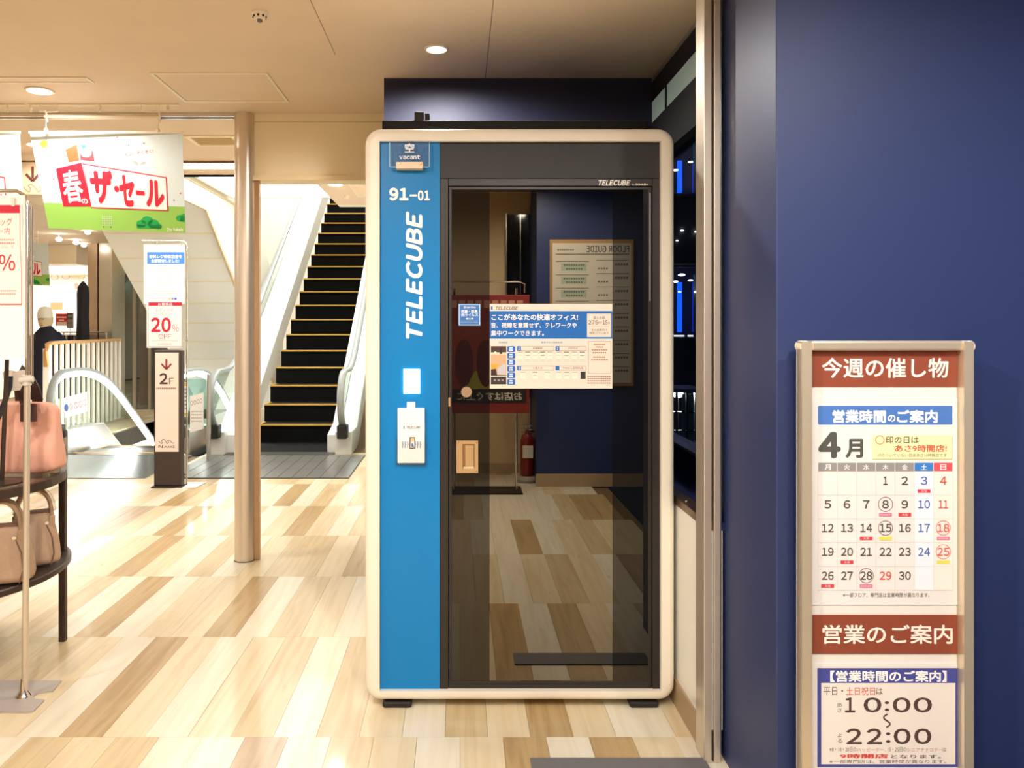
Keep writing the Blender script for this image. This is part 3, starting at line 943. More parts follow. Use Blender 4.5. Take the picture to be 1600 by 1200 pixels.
# information poster on the door glass
ip = thing('information_poster', 'landscape blue and white poster stuck on the booth door glass', 'poster', (bx(861, G), G, bz(541, G)))
MB().box(bx(765.2, G), bx(956.6, G), G - 0.0016, G - 0.0002, bz(607, G), bz(474.8, G)).build('poster_sheet', mat('poster_paper', (224, 214, 200), 0.6), ip)
p = Print(flat(G - 0.0017, 0.00015))
PB, PWh, TX = (0, 98, 180), (244, 240, 234), (84, 40, 26)
p.rect(767.2, 478.6, 769.6, 484, (30, 96, 180)); p.text('TELECUBE', 774.6, 479, 809.6, 484, TX, 1, 0.02, 0.25, 1.1)
p.rect(765.2, 486, 956.6, 529, PB)
p.text('ここがあなたの快適オフィス!', 768, 490.6, 903, 500.4, PWh, 2, 0.03)
p.text('音、視線を意識せず、テレワークや', 767, 503.8, 901, 512.4, PWh, 2, 0.015)
p.text('集中ワークできます。', 767, 516.2, 850, 525, PWh, 2, 0.015)
p.rect(917.2, 490, 955, 526.6, (226, 214, 200), 2)
p.text('個人会員', 927, 494, 945, 498.8, TX, 3); p.text('275', 919.2, 500.4, 934.5, 506.8, TX, 3, 0.01); p.text('円', 935, 502.6, 938.6, 506.4, TX, 3); p.text('/', 939.4, 501.6, 941.2, 507, TX, 3); p.text('15', 942, 500.4, 949, 506.8, TX, 3, 0.01); p.text('分', 949.6, 502.6, 953, 506.4, TX, 3)
p.rect(921, 509.6, 952, 510, (200, 170, 150), 3)
p.text('法人会員向け', 923.4, 513.6, 948.6, 517.6, TX, 3); p.text('特別プランあり', 921.2, 518.4, 950.6, 522.4, TX, 3)
GH = (222, 214, 206)
p.rect(767, 533, 805, 537, GH); p.rect(808, 533, 916, 537, GH)
p.text('快適機能', 779, 533.5, 793, 536.6, (60, 70, 120), 2); p.text('簡単予約と簡単利用', 845.6, 533.5, 878.6, 536.6, (60, 70, 120), 2)
p.rect(767, 541, 791, 587, (70, 42, 30)); p.rect(767, 554, 791, 586, (206, 168, 130), 2); p.rect(767, 550.6, 791, 554, (236, 210, 180), 2)
p.shape([(767, 569), (767, 577.5), (775, 576), (779.5, 569)], (240, 162, 50), 3); p.shape([(767, 577.5), (767, 587), (777, 587), (775, 576)], (52, 30, 24), 3)
p.shape([(778, 575), (776.6, 584), (789, 586), (790.4, 569), (786, 569)], (196, 190, 196), 4); p.shape([(782, 543), (780.6, 553), (784.6, 553), (784, 544)], (30, 20, 18), 3); p.disc(774, 551, 2, (240, 226, 206), 3, 10)
p.rect(767, 588.6, 791, 600.6, (50, 40, 36))
for k in range(3): p.rect(771.5 + k * 6, 592.6, 775 + k * 6, 595.8, (150, 140, 130), 2)
for k in range(6):
    v = 541 + k * 10.25
    p.rrect(792.6, v, 805, v + 9, 2, (30, 96, 184)); p.dashes(796, v + 1.6, 801.6, v + 4, (220, 234, 246), 2); p.dashes(795.6, v + 5, 802, v + 7.4, (220, 234, 246), 2)
for u0, u1, v, nn, tt in ((808, 865.6, 541, '1', '会員登録'), (868, 916, 541, '2', '予約方法'), (808, 865.6, 571.6, '3', '入室方法'), (868, 916, 571.6, None, '予約なし即時利用')):
    p.frame(u0, v, u1, v + 7, 0.5, (150, 96, 80)); p.rect(u0, v, u0 + 6, v + 7, PB, 2)
    if nn: p.text(nn, u0 + 1.9, v + 1.4, u0 + 4.2, v + 5.6, PWh, 3, 0.03)
    c0 = (u0 + 6 + u1) / 2; wd = 7.5 if len(tt) == 4 else 16
    p.text(tt, c0 - wd, v + 1.8, c0 + wd, v + 5, TX, 2)
for u0, v, n, stp in ((809, 549, 5, 11.6), (869, 549, 4, 12.2), (813, 580.5, 3, 19), (869, 580.5, 4, 12.6)):
    for k in range(n):
        a = u0 + k * stp
        p.rect(a, v, a + 8, v + 14, (240, 228, 212)); p.rect(a, v + 0.4, a + 8, v + 1.8, ((176, 160, 156), (110, 96, 110), (120, 190, 90))[(k + n) % 3 if n == 3 else k % 2], 2)
        p.rect(a + 0.6, v + 6, a + 7.4, v + 6.8, (150, 90, 70) if k % 2 else (200, 190, 176), 2); p.dashes(a, v + 12, a + 8, v + 13, (196, 176, 160), 4); p.dashes(a, v + 14.6, a + 8, v + 15.4, (196, 176, 160), 4)
p.rect(907, 580.6, 915, 592, (40, 38, 42), 3)
p.frame(919, 533.4, 954.8, 584, 0.5, (150, 96, 80))
for k, (a, b) in enumerate(((928, 946), (931, 943), (924.6, 949.6), (926, 948), (927, 946), (923.6, 950.6))):
    v = 537 + k * 4.3 + (2.6 if k > 3 else 0)
    p.dashes(a, v, b, v + 2.2, (176, 132, 96), 7)
for k in range(4): p.dashes(918, 587.4 + k * 3.4, 954.6, 589.2 + k * 3.4, (150, 110, 90), 12)
p.done('printed_layout', ip)

# ------------------------------------------------------------------ notice board on the blue wall
NB = 2.19
nb = thing('notice_board', 'tall cream framed notice board with a calendar on the navy wall', 'notice board', (PX(1384, NB), NB, 0.2))
zt, zb = PZ(532, NB), 0.17
xl, xr = PX(1247.5, NB), PX(1518, NB)
FR = mat('frame_champagne', (226, 210, 182), 0.3, 0.55)
prof = [(-0.017, -0.02), (0.010, -0.02), (0.017, -0.008), (0.017, 0.012), (0.008, 0.02), (-0.008, 0.02), (-0.017, 0.012)]
for x, a in ((xl + 0.018, 1), (xr - 0.018, 1)):
    MB().loft([[(x + q[0], NB + q[1] * 1.1, zz) for q in prof[::-1]] for zz in (zb, zt - 0.003)]).build('frame_side', FR, nb, smooth=50)
for z in (zt - 0.014, zb + 0.014):
    MB().box(xl + 0.03, xr - 0.03, NB - 0.016, NB + 0.02, z - 0.014, z + 0.014).build('frame_rail', FR, nb, bevel=0.006)
for x in (xl + 0.014, xr - 0.014):
    MB().cyl((x, NB - 0.014, zt - 0.016), (x, NB + 0.02, zt - 0.016), 0.016, n=20).build('corner_cap', mat('corner_cream', (232, 220, 196), 0.4), nb, smooth=40)
MB().box(xl + 0.02, xr - 0.02, NB + 0.01, NB + 0.06, zb + 0.01, zt - 0.01).build('backing_board', mat('board_white', (236, 231, 224), 0.5), nb)
N1 = NB + 0.009
def nbf(u, v, L):  # print plane just before the backing board
    return P(u, v, N1) - Vector((0, 0.0004 * L, 0))
HB = mat('header_brown', (146, 74, 52), 0.45)
for v0, v1, s, a, b, c2, d2 in ((545, 604, '今週の催し物', 1284, 559, 1482, 590.5), (960.5, 1021, '営業のご案内', 1285, 976, 1488.5, 1006)):
    hs = MB().box(PX(1267.5, N1), PX(1505, N1), N1 - 0.0022, N1, PZ(v1, N1), PZ(v0, N1)).build('header_strip', HB, nb)
    p = Print(flat(N1 - 0.0024, 0.0003))
    p.text(s, a, b, c2, d2, (252, 240, 228), 1, 0.018)
    p.done('header_lettering', hs)
cs = MB().box(PX(1266.5, N1), PX(1503.5, N1), N1 - 0.0016, N1, PZ(945, N1), PZ(622, N1)).build('calendar_sheet', mat('calendar_paper', (236, 232, 228), 0.4), nb)
p = Print(flat(N1 - 0.0018, 0.0003))
p.rrect(1278, 634, 1488, 663.5, 2, (76, 122, 196))
p.text('営業時間', 1300.5, 640.5, 1384, 661, (252, 252, 252), 2, 0.035); p.text('の', 1387, 648, 1399, 659, (252, 252, 252), 2, 0.03); p.text('ご案内', 1401, 640.5, 1465, 661, (252, 252, 252), 2, 0.035)
DK = (84, 84, 78)
p.text('4', 1278.5, 674.8, 1313.5, 715.8, DK, 2, 0.05); p.text('月', 1321, 685.5, 1348.5, 715.5, DK, 2, 0.035)
p.rrect(1362.6, 680.5, 1488, 718, 2, (190, 180, 120), 1); p.rrect(1362, 680, 1487, 717, 2, (250, 240, 186), 2)
p.ring(1374.5, 687.4, 7.2, 1.1, (206, 120, 50), 3)
p.text('印の日は', 1384, 681.6, 1435, 693, (96, 84, 60), 3, 0.01); p.text('あさ9時開店!', 1398, 695, 1479, 706, (226, 92, 70), 3, 0.018); p.text('印のついていない日はあさ10時開店です', 1371, 708.4, 1479, 714, (110, 100, 70), 3)
C0, CW = 1278.0, 30.1
RW = [736.5, 773.3, 810.4, 847.5, 884.8, 922]
p.rect(C0 + 5 * CW, RW[0], C0 + 6 * CW, RW[5], (236, 242, 250), 1); p.rect(C0 + 6 * CW, RW[0], C0 + 7 * CW, RW[5], (252, 236, 228), 1)
for k, s in enumerate('月火水木金土日'):
    p.rect(C0 + k * CW + 0.4, 723, C0 + (k + 1) * CW - 0.7, 736, (150, 146, 146) if k < 5 else ((58, 130, 206) if k == 5 else (230, 84, 96)), 1)
    mid = C0 + (k + 0.5) * CW
    p.text(s, mid - 4.6, 725.4, mid + 4.6, 734.4, (250, 250, 250), 2, 0.01)
for v in RW: p.rect(C0, v - 0.25, C0 + 7 * CW, v + 0.25, (226, 206, 196), 2)
for k in range(8): p.rect(C0 + k * CW - 0.25, RW[0], C0 + k * CW + 0.25, RW[5], (226, 206, 196), 2)
RD, BLU, NUM = (228, 90, 80), (84, 112, 190), (88, 78, 72)
for dday in range(1, 31):
    q = dday + 2
    r, k = q // 7, q % 7
    mid, v = C0 + (k + 0.5) * CW, RW[r] + 8
    c2 = RD if k == 6 or dday == 29 else (BLU if k == 5 else NUM)
    hw = 3.6 if dday == 1 else (5.2 if dday < 10 else 9.3)
    if dday == 11: hw = 7.5
    p.text(str(dday), mid - hw, v, mid + hw, v + 13, c2, 3, 0.015)
    if dday in (8, 15, 28, 18, 25): p.ring(mid, v + 6.5, 11.6, 0.9, RD if k == 6 else (140, 84, 70), 3)
TR, TP, TY = (220, 66, 74), (226, 120, 150), (226, 222, 90)
for r, k, c2 in ((0, 5, TR), (1, 3, TP), (1, 4, TR), (2, 2, TR), (2, 3, TY), (2, 6, TP), (3, 1, TR), (3, 6, TY), (4, 0, TR), (4, 2, TP)):
    mid = C0 + (k + 0.5) * CW
    p.rect(mid - 10, RW[r] + 28, mid + 10, RW[r] + 33.5, c2, 3)
    if c2 is TR: p.text('火曜' if False else '大安', mid - 4.6, RW[r] + 29, mid + 4.6, RW[r] + 32.6, (252, 236, 236), 4)
    elif c2 is TP: p.dashes(mid - 8, RW[r] + 29.6, mid + 8, RW[r] + 32, (240, 180, 196), 6, 4)
p.text('※一部フロア、専門店は営業時間が異なります。', 1317, 926, 1452, 933, (110, 100, 92), 3)
p.done('calendar_print', cs)
hs = MB().box(PX(1268, N1), PX(1506, N1), N1 - 0.0016, N1, zb + 0.03, PZ(1036, N1)).build('hours_sheet', mat('hours_paper', (238, 233, 226), 0.4), nb)
p = Print(flat(N1 - 0.0018, 0.0003))
PUR = (72, 78, 156)
p.rect(1277, 1044, 1497.5, 1198.5, PUR, 1); p.rect(1283, 1067, 1492.5, 1194, (238, 232, 224), 2)
p.text('【営業時間のご案内】', 1297, 1047.5, 1479, 1065.5, (252, 250, 250), 2, 0.03)
BK_ = (84, 62, 56)
p.text('平日・', 1286.5, 1073.4, 1317, 1086, BK_, 3); p.text('土日祝日', 1322, 1073.4, 1367, 1086, (222, 96, 80), 3, 0.005); p.text('は', 1369, 1074.6, 1378.8, 1085, BK_, 3)
for s, u0, u1 in (('1', 1320, 1336), ('0', 1349, 1377), (':', 1382, 1389), ('0', 1394.5, 1422.5), ('0', 1427, 1456)):
    p.text(s, u0, 1089.5 + (6 if s == ':' else 0), u1, 1113 - (2 if s == ':' else 0), BK_, 3, 0.02)
for s, u0, u1 in (('2', 1322, 1346.5), ('2', 1354, 1378), (':', 1384, 1391), ('0', 1396, 1422.5), ('0', 1428, 1455)):
    p.text(s, u0, 1138 + (6 if s == ':' else 0), u1, 1162.5 - (2 if s == ':' else 0), BK_, 3, 0.02)
wv = []
for k in range(15):
    t = k / 14
    wv.append((1385.5 - 5.6 * math.sin(t * 2 * math.pi) + 3.5 * (0.5 - t) * 0.6, 1115.5 + 21 * t))
p.line(wv, 2.6, BK_, 3)
p.text('あ', 1307.5, 1097.5, 1315.5, 1104, BK_, 3); p.text('さ', 1308, 1106, 1315, 1112.5, BK_, 3); p.text('よ', 1308.5, 1145.5, 1315.5, 1152, BK_, 3); p.text('る', 1308.5, 1154, 1316, 1160.5, BK_, 3)
p.text('※8・18・28日の', 1296, 1167, 1338, 1174.5, (120, 96, 88), 3); p.text('ハッピーデー、', 1339, 1168, 1384, 1174.5, (214, 110, 96), 3); p.text('15・25日の', 1387, 1167, 1416, 1174.5, (120, 96, 88), 3); p.text('シニアナナコデー', 1417, 1168, 1472, 1174.5, (214, 110, 96), 3); p.text('は', 1473, 1168, 1478, 1174, (120, 96, 88), 3)
p.text('9時開店', 1312, 1177.6, 1387.5, 1184.6, (220, 70, 70), 3, 0.03); p.text('となります。', 1392, 1179, 1470, 1184.6, BK_, 3, 0.01); p.text('※一部専門店は、営業時間が異なります。', 1295.5, 1186.8, 1478, 1192.4, BK_, 3)
p.done('hours_print', hs)

# ------------------------------------------------------------------ escalators
TAN35 = math.tan(math.radians(35))
RISER = mat('escalator_riser', (6, 6, 6), 0.85, spec=0.15)
TREAD = mat('escalator_tread', (46, 45, 43), 0.45, 0.5)
YEL = mat('step_yellow', (214, 170, 70), 0.5)
DECK = mat('escalator_deck_white', (226, 228, 226), 0.3, 0.25)
RAIL = mat('handrail_grey', (158, 166, 168), 0.3)
PLATE = mat('landing_plate_metal', (150, 152, 152), 0.3, 0.8)
SKIRT = mat('escalator_steel', (205, 205, 200), 0.25, 0.85)

def rail_path(x, sgn, y0, ytop):
    """handrail centre line in the plane x, from the foot of the newel round and along the incline (sgn +1 up, -1 down)"""
    pts = []
    r = 0.34
    cy, cz = y0 + r, 0.985 - r
    for k in range(0, 13):
        a = math.radians(250 - k * 160 / 12)
        pts.append((x, cy + r * math.cos(a), cz + r * math.sin(a)))
    knee = y0 + 0.95
    if sgn > 0:
        pts.append((x, knee - 0.35, 0.985))
        for k in range(1, 6): pts.append((x, knee - 0.35 + 0.14 * k, 0.985 + 0.5 * TAN35 * 0.7 * (k / 5) ** 2))
        yl, zl = pts[-1][1], pts[-1][2]
        pts.append((x, ytop, zl + (ytop - yl) * TAN35))
    else:
        knee = y0 + 1.0
        pts.append((x, knee - 0.35, 0.985))
        for k in range(1, 9): pts.append((x, knee - 0.35 + 0.16 * k, 0.985 - 0.5 * TAN35 * 1.28 * (k / 8) ** 2))
        yl, zl = pts[-1][1], pts[-1][2]
        pts.append((x, ytop, zl - (ytop - yl) * TAN35))
    return pts
RP = [(-0.04, -0.016), (-0.03, -0.026), (0.03, -0.026), (0.04, -0.016), (0.04, 0.006), (0.028, 0.02), (-0.028, 0.02), (-0.04, 0.006)]

def balustrade(par, x, sgn, y0, ytop, lamp=True):
    path = rail_path(x, sgn, y0, ytop)
    MB().sweep(path, RP, side=(1, 0, 0)).build('handrail', RAIL, par, smooth=50)
    up = [q for q in path if q[2] > 0.6 or q[1] > y0 + 0.5]
    # glass between the rail and the deck
    base = []
    for (xx, y, z) in path[4:]:
        zz = 0.26 if sgn > 0 else 0.26
        ramp = max(0.0, y - (y0 + 0.72)) * TAN35
        base.append((xx, y, (0.26 + ramp) if sgn > 0 else (0.26 - max(0.0, y - (y0 + 1.15)) * TAN35)))
    g = MB()
    for k in range(len(base) - 1):
        a, b = path[4 + k], path[5 + k]
        c2, d2 = base[k], base[k + 1]
        if a[2] < c2[2] + 0.02 and b[2] < d2[2] + 0.02: continue
        g.poly([c2, d2, (b[0], b[1], b[2] - 0.02), (a[0], a[1], a[2] - 0.02)])
    g.build('glass_panel', PANE, par, recalc=False)
    # lamp strip tucked under the handrail
    st_ = path[9:]
    if lamp: MB().sweep([(q[0], q[1], q[2] - 0.062) for q in st_], [(-0.016, -0.02), (0.016, -0.02), (0.016, 0.02), (-0.016, 0.02)], side=(1, 0, 0)).build('rail_lamp', emis('rail_lamp_glow', (1, 0.98, 0.94), RAIL_E), par)
    # steel skirt and deck under the glass
    w0, w1 = (x - 0.10, x + 0.10)
    s = []
    if sgn > 0:
        bot = [(y0 + 0.22, 0.0), (ytop, -0.02 + (ytop - y0 - 0.9) * TAN35)]
        prof = [(y0 + 0.22, 0.002), (y0 + 0.75, 0.002), (ytop, (ytop - y0 - 0.75) * TAN35 - 0.3), (ytop, (ytop - y0 - 0.72) * TAN35 + 0.27), (y0 + 0.72, 0.27), (y0 + 0.22, 0.27)]
    else:
        prof = [(y0 + 0.22, 0.002), (y0 + 1.3, -0.3), (ytop, -(ytop - y0 - 1.15) * TAN35 - 0.4), (ytop, -(ytop - y0 - 1.15) * TAN35 + 0.27), (y0 + 1.15, 0.27), (y0 + 0.22, 0.30)]
    MB().prism(prof, lambda p_, q_, t: (t, p_, q_), w0, w1).build('skirt_deck', DECK if sgn > 0 else SKIRT, par, bevel=0.01)
    MB().box(x - 0.06, x + 0.06, y0 + 0.10, y0 + 0.26, 0.20, 0.36).build('newel_box', BLACK, par, bevel=0.015)
    return path

up = thing('up_escalator', 'dark stepped escalator rising away with yellow step edges', 'escalator', (-2.1, 9.2, 0))
SX0, SX1 = -2.63, -1.575
RISE, RUN, Y1 = 0.232, 0.332, 9.85
for k in range(21):
    y = Y1 + RUN * k
    z = -0.004 + RISE * k
    prof = [(y, z), (y, z - 0.03), (y + 0.012, z - 0.05), (y + 0.006, z - RISE), (y + RUN + 0.03, z - RISE), (y + RUN + 0.03, z)]
    if k == 0: prof = [(y - 0.55, 0.012), (y - 0.55, -0.05), (y + RUN + 0.03, -0.05), (y + RUN + 0.03, z + 0.004), (y, 0.012)]
    s = MB().prism(prof, lambda p_, q_, t: (t, p_, q_), SX0, SX1).build('step', RISER, up)
    MB().box(SX0 + 0.01, SX1 - 0.01, y + 0.03, y + RUN, z, z + 0.004).build('tread_ribs', TREAD, s)
    MB().box(SX0, SX1, y - 0.004, y + 0.028, z - 0.012, z + 0.007).box(SX0, SX0 + 0.035, y + 0.028, y + RUN * 0.95, z, z + 0.006).box(SX1 - 0.035, SX1, y + 0.028, y + RUN * 0.95, z, z + 0.006).build('yellow_edge', YEL, s)
balustrade(up, -1.37, 1, 8.98, 16.5, False)
balustrade(up, -2.87, 1, 8.98, 16.5, False)
# white inner skirts either side of the steps
for xa, xb in ((-2.775, SX0), (SX1, -1.47)):
    MB().prism([(9.3, 0.0), (9.75, 0.0), (16.5, 6.75 * TAN35 - 0.1), (16.5, 6.75 * TAN35 + 0.36), (9.72, 0.30), (9.3, 0.22)], lambda p_, q_, t: (t, p_, q_), xa, xb).build('inner_skirt', mat('inner_skirt_white', (236, 236, 232), 0.3), up)
MB().box(-2.76, -1.48, 9.13, 9.32, 0.002, 0.014).build('comb_plate', mat('comb_grey', (90, 90, 88), 0.35, 0.7), up)
pl = MB().box(-2.95, -1.10, 7.75, 9.13, 0.001, 0.006).build('floor_plate', mat('plate_joint_dark', (70, 72, 74), 0.6), up)
n = 13
for k in range(n):
    xa = -2.945 + k * (1.84 / n)
    for q in range(3):
        MB().box(xa + 0.004, xa + 1.84 / n - 0.004, 7.76 + q * 0.456, 7.76 + (q + 1) * 0.456 - 0.006, 0.006, 0.010).build('plate_slat', PLATE, pl)

dn = thing('down_escalator', 'silver escalator descending away beside the white guard rail', 'escalator', (-4.0, 9.2, 0))
balustrade(dn, -4.70, -1, 8.95, 14.5)
balustrade(dn, -3.27, -1, 8.95, 14.5)
for k in range(9):
    y = 9.6 + RUN * k
    z = -0.004 - RISE * k
    s = MB().box(-4.5, -3.47, y, y + RUN, z - 0.2, z).build('step', TREAD, dn)
    MB().box(-4.5, -3.47, y + RUN - 0.03, y + RUN, z, z + 0.005).box(-4.5, -4.46, y, y + RUN - 0.03, z, z + 0.005).build('yellow_edge', YEL, s)
MB().box(-4.86, -3.12, 7.75, 9.13, 0.001, 0.010).build('floor_plate', mat('plate_silver_blue', (176, 188, 192), 0.16, 0.75), dn)
MB().box(-4.5, -3.47, 9.13, 9.6, -0.05, 0.012).build('comb_plate', PLATE, dn)
for z in (0.06,):
    MB().box(-4.58, -3.40, 9.25, 9.30, 0.010, 0.014).build('comb_yellow', YEL, dn)
# notices on the glass of the down escalator
def notice(par, u0, v0, u1, v1, D, strip=None, name='safety_notice'):
    o = MB().box(PX(u0, D), PX(u1, D), D - 0.004, D, PZ(v1, D), PZ(v0, D)).build(name, mat('notice_white', (246, 246, 244), 0.5), par)
    return o
# escalator safety card on the near face of the down rail
sc = thing('safety_card', 'white card of safety pictograms on the left escalator glass', 'sign', (PX(118, 9.6), 9.6, 0.7))
sp = 9.55
def card(u, v, L):               # lies on the glass of the left balustrade
    return P(u, v, 4.678 * F / (CX - u)) + Vector((0.001 * L, 0, 0))
p = Print(card)
p.shape([(100, 622), (101, 653), (136.5, 643), (136, 612)], (248, 248, 246), 0)
p.shape([(100, 622), (136, 612), (136.5, 643), (101, 653)], (248, 248, 246), -3)
for k, (u, v, c2) in enumerate(((103.6, 637, (50, 90, 160)), (111, 635.4, (214, 120, 120)), (118.4, 633.4, (196, 70, 70)), (125.6, 631.4, (214, 120, 120)), (132.4, 629, (220, 140, 140)))):
    if k == 0: p.disc(u, v, 3.2, c2, 1, 14, 6)
    else: p.ring(u, v, 2.9, 0.7, c2, 1, 16, 5.2); p.line([(u - 1.6, v - 3.6), (u + 1.6, v + 3.6)], 0.7, c2, 1)
p.dashes(108, 622.6, 128, 624.2, (200, 196, 200), 8)
p.done('card_sheet', sc)
# barrier between the two escalators: posts, pane and notices
br = thing('escalator_barrier', 'steel post and glass barrier with notices between the escalators', 'barrier', (PX(326, 8.79), 8.79, 0))
MB().cyl((PX(326, 8.79), 8.79, 0.0105), (PX(326, 8.79), 8.79, PZ(585, 8.79)), 0.024, n=16).build('post', SATIN, br, smooth=True)
MB().box(PX(286, 8.8), PX(323, 8.8), 8.8, 8.81, PZ(668, 8.8), PZ(592, 8.8)).build('glass_panel', PANE, br)
p = Print(flat(8.795, 0.001))
p.shape([(297, 619), (297, 676), (318, 670), (318, 613)], (250, 250, 246), 1)
for k in range(4): p.ring(299.6 + k * 4.8, 630 - k * 1.3, 2, 0.5, (150, 130, 130), 2, 12, 3.6)
for k in range(4): p.dashes(299, 642 + k * 5, 316, 644 + k * 5, (206, 200, 200), 6)
p.rect(282, 597, 294, 651, (250, 250, 246), 1); p.rect(282, 598, 294, 603, (232, 196, 70), 2); p.rect(282, 645.5, 294, 650, (232, 196, 70), 2)
for k in range(6): p.dashes(283.4, 607 + k * 6, 292.6, 609.4 + k * 6, (110, 110, 160), 3)
p.done('notice_sheets', br)

# ------------------------------------------------------------------ hall round the escalators
# sloping underside of the flight above
us = thing('upper_flight', 'cream clad underside of the flight descending from the floor above', 'escalator', (-3.95, 10, 3))
def upr(z0, d):  # helper for the slope
    return z0
pr = [(7.22, 3.03), (9.9, 3.03), (9.9 + 3.03 / TAN35, 0.0), (9.9 + 3.03 / TAN35, 1.7), (9.9 + 0.6, 4.9), (7.22, 4.9)]
MB().prism(pr, lambda p_, q_, t: (t, p_, q_), -4.70, -3.22).build('cladding', mat('cladding_cream', (252, 249, 240), 0.35), us)
for k in range(8):
    yy = 10.3 + k * 0.42
    zz = 3.03 - (yy - 9.9) * TAN35
    MB().prism([(yy, zz - 0.001), (yy + 0.02, zz - 0.001 - 0.02 * TAN35), (yy + 0.02, zz - 0.006 - 0.02 * TAN35), (yy, zz - 0.006)], lambda p_, q_, t: (t, p_, q_), -4.68, -3.24).build('panel_joint', mat('joint_cream', (250, 238, 208), 0.5), us)
MB().prism([(7.22, 3.03), (9.9, 3.03), (9.9 + 3.03 / TAN35, 0.0), (9.9 + 3.03 / TAN35 - 0.06, 0.0), (9.87, 2.985), (7.22, 2.985)], lambda p_, q_, t: (t, p_, q_), -3.23, -3.20).build('edge_trim', mat('edge_trim_tan', (222, 198, 158), 0.5), us)
MB().prism([(7.22, 3.25), (12.5, 3.25), (12.5, 3.27), (7.22, 3.27)], lambda p_, q_, t: (t, p_, q_), -3.22, -3.20).build('side_line', mat('edge_trim_tan', (222, 198, 158), 0.5), us)
struct(MB().box(-4.75, -1.38, 7.08, 7.2, CEIL, 5.6).build('wall_void_front', WHITE_W))
struct(MB().box(-1.05, -0.9, 8.85, 19.2, 0, 7.2).box(-0.60, -0.5, 5.32, 8.85, 0, CEIL).box(-0.9, -0.5, 8.85, 9.0, 0, CEIL).build('wall_void_right', WHITE_W))
struct(MB().box(-1.38, -1.05, 8.85, 9.0, CEIL, 7.2).build('wall_soffit_back', WHITE_W))
struct(MB().box(-6.2, -0.9, 19.0, 19.2, -4.4, 7.2).build('wall_void_back', WHITE_W))
struct(MB().box(-5.0, -4.75, 7.2, 19.0, CEIL + 0.12, 7.2).build('wall_void_left', WHITE_W))
struct(MB().box(-3.2, -1.38, 7.2, 10.9, 3.32, 3.42).build('ceiling_void', WHITE_W))
struct(MB().box(-5.0, -0.9, 7.0, 19.2, 7.2, 7.3).build('ceiling_upper', WHITE_W))
struct(MB().box(-6.2, 0.5, 9.0, 19.2, -4.5, -4.4).build('floor_lower', mat('lower_floor', (226, 214, 190), 0.4)))
struct(MB().box(-4.9, -4.86, 9.13, 19, -4.4, -0.012).box(-3.08, -3.04, 9.13, 19, -4.4, -0.012).build('wall_pit', WHITE_W))
lp = thing('added_hall_light', 'broad unseen light panel added high above the escalators', 'lamp', (-2.3, 14, 7.1))
MB().box(-3.1, -1.5, 11.2, 18.6, 7.12, 7.19).build('diffuser', emis('hall_glow', (1, 0.97, 0.92), HALL_E), lp)  # unseen panel added to flood the escalator hall with light
MB().box(-3.16, -3.1, 11.2, 18.6, 7.1, 7.2).box(-1.5, -1.44, 11.2, 18.6, 7.1, 7.2).build('lamp_frame', HATCH_W, lp)
lp = thing('soffit_lamp', 'glaring white lamp panel under the soffit left of the escalator', 'lamp', (-2.4, 9.6, 3.3))
MB().box(-3.1, -1.75, 8.0, 10.7, 3.29, 3.32).build('diffuser', emis('soffit_glow', (1, 0.96, 0.88), 2.6), lp)
MB().box(-3.14, -3.1, 8.0, 10.7, 3.28, 3.33).box(-1.75, -1.71, 8.0, 10.7, 3.28, 3.33).box(-3.14, -1.71, 10.7, 10.76, 3.28, 3.33).build('lamp_frame', HATCH_W, lp)
downlight(-1.2, 7.56, 'round downlight in the soffit beside the moving stairs', SPOT_W * 0.5, r=0.07)
sdt = MB().lathe([(0.03, 0), (0.03, -0.012), (0.018, -0.03), (0.006, -0.034)], (PX(541, 8.2), 8.2, CEIL), 16)
tag(sdt.build('sprinkler_head', HATCH_W, smooth=True), 'tiny sprinkler head in the soffit over the escalator', 'sprinkler')
# soffit access panel
hp = thing('soffit_hatch', 'small framed panel in the soffit close to the booth corner', 'ceiling panel', (-1.0, 7.8, CEIL))
MB().box(-1.08, -0.6, 7.4, 7.42, CEIL - 0.006, CEIL).box(-1.08, -1.06, 7.4, 8.3, CEIL - 0.006, CEIL).box(-1.08, -0.6, 8.28, 8.3, CEIL - 0.006, CEIL).build('frame', HATCH_W, hp)
MB().box(-1.06, -0.6, 7.42, 8.28, CEIL - 0.003, CEIL).build('panel', CREAM_CEIL, hp)

# guard rail left of the down escalator
gr = thing('guard_rail', 'white barred guard rail with a wooden cap beside the down escalator', 'railing', (-5.5, 11, 0))
GX0, GY0, GX1, GY1 = -5.43, 10.35, -5.62, 12.9
WOODC = mat('rail_wood', (214, 164, 104), 0.45)
BARW = mat('bar_white', (246, 238, 224), 0.45)
for k in range(15):
    t = k / 14
    x, y = GX0 + (GX1 - GX0) * t, GY0 + (GY1 - GY0) * t
    MB().box(x - 0.013, x + 0.013, y - 0.03, y + 0.03, 0.0, 1.27).build('bar', BARW, gr)
MB().sweep([(GX0 + 0.02, GY0 - 0.12, 0.98), (GX0 + 0.01, GY0 - 0.12, 1.18), (GX0, GY0 - 0.06, 1.27), (GX0, GY0 + 0.05, 1.295), (GX1, GY1, 1.295)], [(-0.035, -0.02), (0.035, -0.02), (0.035, 0.02), (-0.035, 0.02)], up=(0, 0.3, 1)).build('wooden_cap', WOODC, gr, bevel=0.008)
MB().box(GX0 - 0.04, GX0 + 0.04, GY0 - 0.10, GY0 - 0.03, 0, 1.22).build('end_post', BARW, gr)

